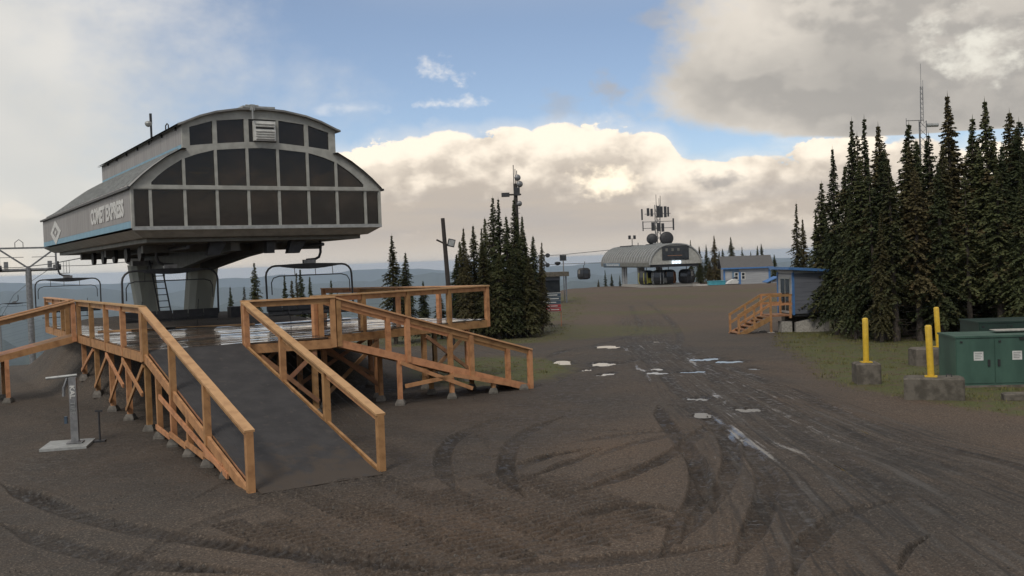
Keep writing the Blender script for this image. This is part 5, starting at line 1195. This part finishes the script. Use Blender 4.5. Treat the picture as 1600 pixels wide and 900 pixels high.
MB().span((lx0, ly0, zb - .10), (lx1, ly1, zb - .02)).build('landing', 'wood_old', stt)
nst = 6; run = .30
bx0 = lx0 - nst * run
for i in range(nst):
    zt = zb * (1 - (i + .6) / (nst + .4)); x = lx0 - (i + .5) * run
    MB().span((x - run * .52, ly0, zt - .05), (x + run * .5, ly1, zt)).build('tread', 'wood_old', stt)
for y_ in (ly0 - .03, ly1 + .03):
    MB().beam((lx0 + .05, y_, zb - .15), (bx0, y_, -.05), .05, .24).build('stringer', 'wood', stt)
    for x, z0, z1 in ((lx0, -.2 if y_ < 1 else zb - .2, zb + 1.02), (lx1 - .1, zb - .2, zb + 1.02), (bx0 + .05, -.15, 1.02), ((lx0 + bx0) / 2, zb * .3, zb * .5 + 1.02)):
        MB().beam((x, y_, z0), (x, y_, z1), .1, .1).build('post', 'wood', stt)
    for dz in (0.98, .52):
        MB().beam((bx0, y_, dz + .03), (lx0, y_, zb + dz + .03), .05, .13).build('handrail', 'wood', stt); MB().beam((lx0, y_, zb + dz + .03), (lx1, y_, zb + dz + .03), .05, .13).build('handrail', 'wood', stt)
for x, y_ in ((lx0, ly0), (lx0, ly1)): MB().span((x - .15, y_ - .15, -.2), (x + .15, y_ + .15, .10)).build('footing', 'concrete_pale', stt)

# operator's hut and trail sign
hx, hy = 3.9, 92.0; g = gz(hx, hy); t = thing('operator_hut', 'small glazed lift hut with an overhanging flat grey roof behind the trail sign', 'hut', (hx, hy, g), R(8)); hh = 2.55
MB().span((-1.35, -1.0, hh), (1.35, 1.0, hh + .42)).build('roof', 'concrete', t); MB().span((-.95, -.6, 0), (.55, .7, .9)).build('lower_wall', 'siding_grey', t)
MB().span((-.93, -.58, .9), (.53, .68, 2.2)).build('window_band', 'glass', t); MB().span((-.95, -.6, 2.2), (.55, .7, hh)).build('head_band', 'siding_grey', t)
for x in (1.1,): MB().beam((x, -.7, -.1), (x, -.7, hh), .12, .12).build('roof_post', 'siding_grey', t)
t = thing('floodlight_pole', 'short pole with a square floodlight above the lift hut', 'floodlight', (5.0, 93.5, gz(5.0, 93.5))); zt = 3.75 - t.location.z
MB().tube([(0, 0, -.2), (0, 0, zt)], .05, 8).build('pole', 'steel', t); MB().box((-.02, -.1, zt + .15), (.62, .25, .55)).build('lamp_head', 'steel_dark', t); MB().span((-.27, -.24, zt - .05), (.23, -.226, zt + .35)).build('lens', 'glass', t); MB().dome((-.55, -.1, zt - .3), (0, -.4, -1), .3, .25, 12).build('horn', 'steel_dark', t)
bx_, by_ = 2.45, 64.0; g = gz(bx_, by_); t = thing('trail_sign', 'trail sign board with pale map column and navy and red strips on two posts', 'sign', (bx_, by_, g), R(4)); zs = 1.02
for x in (-.72, .72): MB().beam((x, .05, -.2), (x, .05, zs + 1.2), .06, .06).build('post', 'wood_old', t)
MB().span((-.74, 0, zs - .03), (.74, .03, zs + 1.22)).build('backing', 'galv', t)
for i, m_ in enumerate(('red', 'red', 'navy', 'navy', 'navy')):
    s_ = MB().span((-.30, -.02, zs + .24 * i), (.72, -.003, zs + .24 * i + .20)).build('sign_strip', m_, t)
    MB().span((-.22, -.026, zs + .24 * i + .07), (.60 - .09 * (i % 3), -.021, zs + .24 * i + .125)).build('text_line', 'white_paint', s_)
mp_ = MB().span((-.72, -.02, zs), (-.34, -.003, zs + 1.17)).build('symbol_column', 'white_paint', t)
for i in range(4):
    for k in range(2): MB().box((-.62 + .19 * k, -.024, zs + .2 + .27 * i), (.10, .006, .13)).build('symbol', 'navy', mp_)

# poles and masts
def pole_thing(name, label, cat, base, top, r0, r1, mat):
    t = thing(name, label, cat, base); v = Vector(top) - Vector(base); MB().tube([Vector((0, 0, -.3)), v * .5, v], [r0, (r0 + r1) / 2, r1], 10).build('pole', mat, t, smooth=True); return t, v
g = gz(-3.22, 50); t, v = pole_thing('light_pole', 'dark leaning timber pole with a floodlight behind the deck', 'light pole', (-3.12, 50, g), (-3.42, 50, 6.15), .14, .10, 'pole_wood')
q = v * .80; MB().beam(q + Vector((-.42, 0, .22)), q + Vector((.2, 0, -.1)), .09, .09).build('arm', 'pole_wood', t); MB().box(q + Vector((.34, -.1, .03)), (.36, .26, .40), Matrix.Rotation(.25, 3, 'Y')).build('floodlight', 'steel_dark', t); MB().box(q + Vector((.36, -.24, .03)), (.28, .03, .3), Matrix.Rotation(.25, 3, 'Y')).build('lens', 'galv', t)
g = gz(.45, 60.5); t, v = pole_thing('antenna_pole', 'dark pole with small dishes and whips rising out of the fir clump', 'mast', (.50, 60.5, g), (.42, 60.5, 8.6), .16, .12, 'pole_wood')
for dx, dz, r_ in ((.28, -.05, .20), (.22, -1.25, .17), (.16, .35, .2)): MB().dome(v + Vector((dx, -.15, dz)), (.3, -1, 0), r_, .12, 14).disc(v + Vector((dx, -.15, dz)), (0, 1, 0), r_, .12, 14).build('dish', 'steel', t)
for dx, dz in ((-.08, 1.15), (.12, .8), (.02, .9)): MB().tube([v + Vector((dx, 0, -.2)), v + Vector((dx, 0, dz))], .025, 5).build('whip_antenna', 'steel_dark', t)
MB().beam(v + Vector((-.75, 0, -.68)), v + Vector((.35, 0, -.68)), .08, .1).build('cross_arm', 'pole_wood', t); MB().box(v + Vector((-.62, -.05, -.68)), (.5, .3, .25)).build('radio_box', 'steel_dark', t); MB().box(v + Vector((.1, -.1, -.5)), (.35, .3, .5)).build('radio_box', 'steel_dark', t)
for k in range(14): MB().box(v + Vector((.14, 0, -1.2 - .32 * k)), (.22, .03, .03)).build('step_peg', 'steel_dark', t)
g = gz(25.45, 60); t = thing('lattice_mast', 'slender lattice radio mast standing above the right-hand firs', 'mast', (25.45, 60, g)); H_ = 10.6 - g
c = MB()
for i, j in ((-.22, -.13), (.22, -.13), (0, .25)): c.tube([(i, j, -.3), (i, j, H_ + .9)], .03, 5)
z = 4.0
while z < H_ + .7:
    for (i, j), (i2, j2) in (((-.22, -.13), (.22, -.13)), ((.22, -.13), (0, .25)), ((0, .25), (-.22, -.13))): c.tube([(i, j, z), (i2, j2, z + .45)], .016, 4)
    z += .45
c.build('lattice', 'steel', t); c = MB()
for i, j in ((-.10, -.06), (.10, -.06), (0, .11)): c.tube([(i, j, H_ + .8), (i * .6, j * .6, H_ + 3.0)], .018, 4)
for k in range(7):
    z = H_ + .9 + .3 * k; c.tube([(-.1, -.06, z), (.1, -.06, z + .3)], .012, 4); c.tube([(.1, -.06, z), (0, .1, z + .3)], .012, 4)
c.tube([(0, 0, H_ + 2.9), (0, 0, H_ + 4.4)], .014, 5); c.tube([(.12, 0, H_ + 1.3), (.12, 0, H_ + 3.4)], .012, 5); c.build('upper_lattice', 'steel', t)
MB().tube([(-.95, 0, H_ + .95), (.1, 0, H_ + .95)], .025, 5).tube([(-.95, 0, H_ + .6), (-.95, 0, H_ + 1.1)], .02, 5).build('side_arm', 'steel', t); MB().tube([(.25, -.1, H_ + .62), (.95, -.1, H_ + .62)], .12, 10).build('radio_drum', 'galv', t)

# ================================================================== near right: bollards and electrical cabinets
def block(w_, d_, h_, bev=.04):
    c = MB(); lv = [(0, 0), (0, bev * .3), (h_ - bev, 0), (h_, bev)]
    c.prism([(-w_ / 2 + bev, -d_ / 2, 0), (w_ / 2 - bev, -d_ / 2, 0), (w_ / 2, -d_ / 2 + bev, 0), (w_ / 2, d_ / 2 - bev, 0), (w_ / 2 - bev, d_ / 2, 0), (-w_ / 2 + bev, d_ / 2, 0), (-w_ / 2, d_ / 2 - bev, 0), (-w_ / 2, -d_ / 2 + bev, 0)], (0, 0, h_ - bev))
    a = [(-w_ / 2 + bev, -d_ / 2, h_ - bev), (w_ / 2 - bev, -d_ / 2, h_ - bev), (w_ / 2, -d_ / 2 + bev, h_ - bev), (w_ / 2, d_ / 2 - bev, h_ - bev), (w_ / 2 - bev, d_ / 2, h_ - bev), (-w_ / 2 + bev, d_ / 2, h_ - bev), (-w_ / 2, d_ / 2 - bev, h_ - bev), (-w_ / 2, -d_ / 2 + bev, h_ - bev)]
    k = 1 - 2 * bev / min(w_, d_); b_ = [(x * k, y * k, h_) for x, y, z in a]
    c.add(a + b_, [tuple(range(8, 16))] + [(i, (i + 1) % 8, 8 + (i + 1) % 8, 8 + i) for i in range(8)]); return c
def bollard(label, x, y, rz, w_, d_, h_, ph, lean, px_=0.0):
    t = thing('bollard', label, 'bollard', (x, y, gz(x, y) - .06), rz, 'yellow bollards set in concrete blocks')
    block(w_, d_, h_).build('concrete_block', 'concrete', t)
    r_ = .083; n = 12; b0 = Vector((px_, 0, h_)); v = Vector((lean, 0, ph))
    pts = [b0, b0 + v * .5, b0 + v * .97, b0 + v * .985, b0 + v]
    MB().tube(pts, [r_, r_, r_, r_ * .9, r_ * .6], 16).build('post', 'yellow', t, smooth=True)
    MB().box((px_, 0, h_ + .012), (.30, .26, .024)).build('base_flange', 'yellow', t)
    if w_ > 1: MB().tube([(px_ + .35, 0, h_ - .02), (px_ + .37, 0, h_ + .06), (px_ + .47, 0, h_ + .06), (px_ + .49, 0, h_ - .02)], .015, 6).build('lifting_eye', 'steel_dark', t)
bollard('yellow bollard upright in a square concrete block, left of the other two', 10.1, 27.95, R(-6), .68, .66, .66, 1.28, -.0)
bollard('yellow bollard in a long concrete block at the gravel edge, nearest the camera', 10.65, 24.75, R(-22), 1.42, .68, .62, 1.32, -.04, -.06)
bollard('leaning yellow bollard on a half-hidden block beside the green cabinet, farthest back', 13.55, 31.6, R(4), 1.3, .64, .62, 1.30, -.06, .25)

def cabinet(name, label, x, y, rz, w_, d_, h_, mat, front=True):
    g = gz(x, y) - .05; t = thing(name, label, 'electrical cabinet', (x, y, g), rz)
    MB().span((-w_ / 2 - .06, -d_ / 2 - .06, 0), (w_ / 2 + .06, d_ / 2 + .06, .10)).build('plinth', 'concrete', t)
    MB().span((-w_ / 2, -d_ / 2, .10), (w_ / 2, d_ / 2, h_ - .05)).build('body', mat, t)
    MB().prism([(-w_ / 2 - .03, -d_ / 2 - .03, h_ - .05), (w_ / 2 + .03, -d_ / 2 - .03, h_ - .05), (w_ / 2 + .03, d_ / 2 + .03, h_ - .05), (-w_ / 2 - .03, d_ / 2 + .03, h_ - .05)], (0, 0, .05)).build('lid', mat, t)
    n = max(2, round(w_ / 1.02)); wd = w_ / n
    for i in range(n):
        x0 = -w_ / 2 + i * wd + .02; dr = MB().span((x0, -d_ / 2 - .018, .16), (x0 + wd - .04, -d_ / 2 - .002, h_ - .09)).build('door', mat, t)
        if front:
            MB().span((x0 + wd * .44, -d_ / 2 - .024, .78), (x0 + wd * .44 + .25, -d_ / 2 - .0185, 1.02)).build('notice', 'letter', dr)
            for k in range(4): MB().span((x0 + wd * .44 + .03, -d_ / 2 - .0265, .83 + .045 * k), (x0 + wd * .44 + .18 + .03 * (k % 2), -d_ / 2 - .0245, .845 + .045 * k)).build('text_line', 'steel', dr)
            MB().span((x0 + (wd - .2 if i % 2 == 0 else .06), -d_ / 2 - .05, .62), (x0 + (wd - .14 if i % 2 == 0 else .12), -d_ / 2 - .019, .80)).build('handle', 'black', dr)
        for zz in (h_ - .16,): MB().box((x0 + wd * .12, -d_ / 2 - .03, zz), (.06, .025, .05)).build('hinge', 'black', dr)
    return t
cb = cabinet('electrical_cabinet', 'green metal electrical cabinet with two white notices at the right edge', 13.57, 27.0, R(-6), 3.0, 1.4, 1.45, 'green_box')
MB().box((.55, .2, 1.515), (1.5, .5, .02)).build('lid_plate', 'concrete_pale', cb)
MB().box((.3, -.735, 1.35), (.3, .03, .05)).build('lid_latch', 'black', cb)
cabinet('transformer_box', 'dark green transformer box behind the green cabinet under the firs', 16.7, 32.7, R(-4), 2.7, 1.6, 1.35, 'green_dark', False)
t = thing('concrete_kerb', 'short weathered concrete slab lying in the grass before the green cabinet', 'slab', (12.65, 24.0, gz(12.65, 24.0)), R(-14)); block(1.15, .42, .16, .03).build('slab', 'concrete', t)

# ================================================================== bike repair stand
bx_, by_ = -10.25, 22.2; g = gz(bx_, by_); t = thing('bike_repair_stand', 'grey steel bike repair stand with lettered post and square base plate', 'repair stand', (bx_, by_, g), R(13))
MB().span((-.50, -.60, .0), (.48, .50, .06)).build('base_plate', 'galv', t)
MB().box((.14, 0, .08), (.34, .34, .02)).build('post_flange', 'steel', t)
po = MB().span((.06, -.075, .09), (.22, .075, 1.56)).build('post', 'steel', t)
MB().tube([(-.42, -.02, 1.57), (.24, -.02, 1.61)], .032, 10).build('hanger_arm', 'galv', t, smooth=True)
MB().tube([(-.04, -.02, 1.36), (.03, -.02, 1.56)], .03, 6).tube([(-.06, -.02, 1.14), (-.05, -.02, 1.36)], .04, 6).build('arm_brace', 'steel', t)
put_text(text_mesh('KAL', .30, .11, 'white_paint', .03), (.085, -.079, 1.38), (0, 0, -1), (1, 0, 0), po)
put_text(text_mesh('TIRE', .30, .10, 'galv', .0), (.09, -.079, 1.02), (0, 0, -1), (1, 0, 0), po)
MB().box((-.03, -.05, .60), (.06, .08, .16)).build('tool_box', 'navy', t)
c = MB().tube([(.62, .25, .02), (.62, .25, .70)], .022, 8); c.box((.62, .25, .72), (.16, .04, .04)); c.build('air_pump', 'steel_dark', t)
MB().box((.62, .25, .02), (.24, .22, .04)).build('pump_foot', 'steel_dark', t)
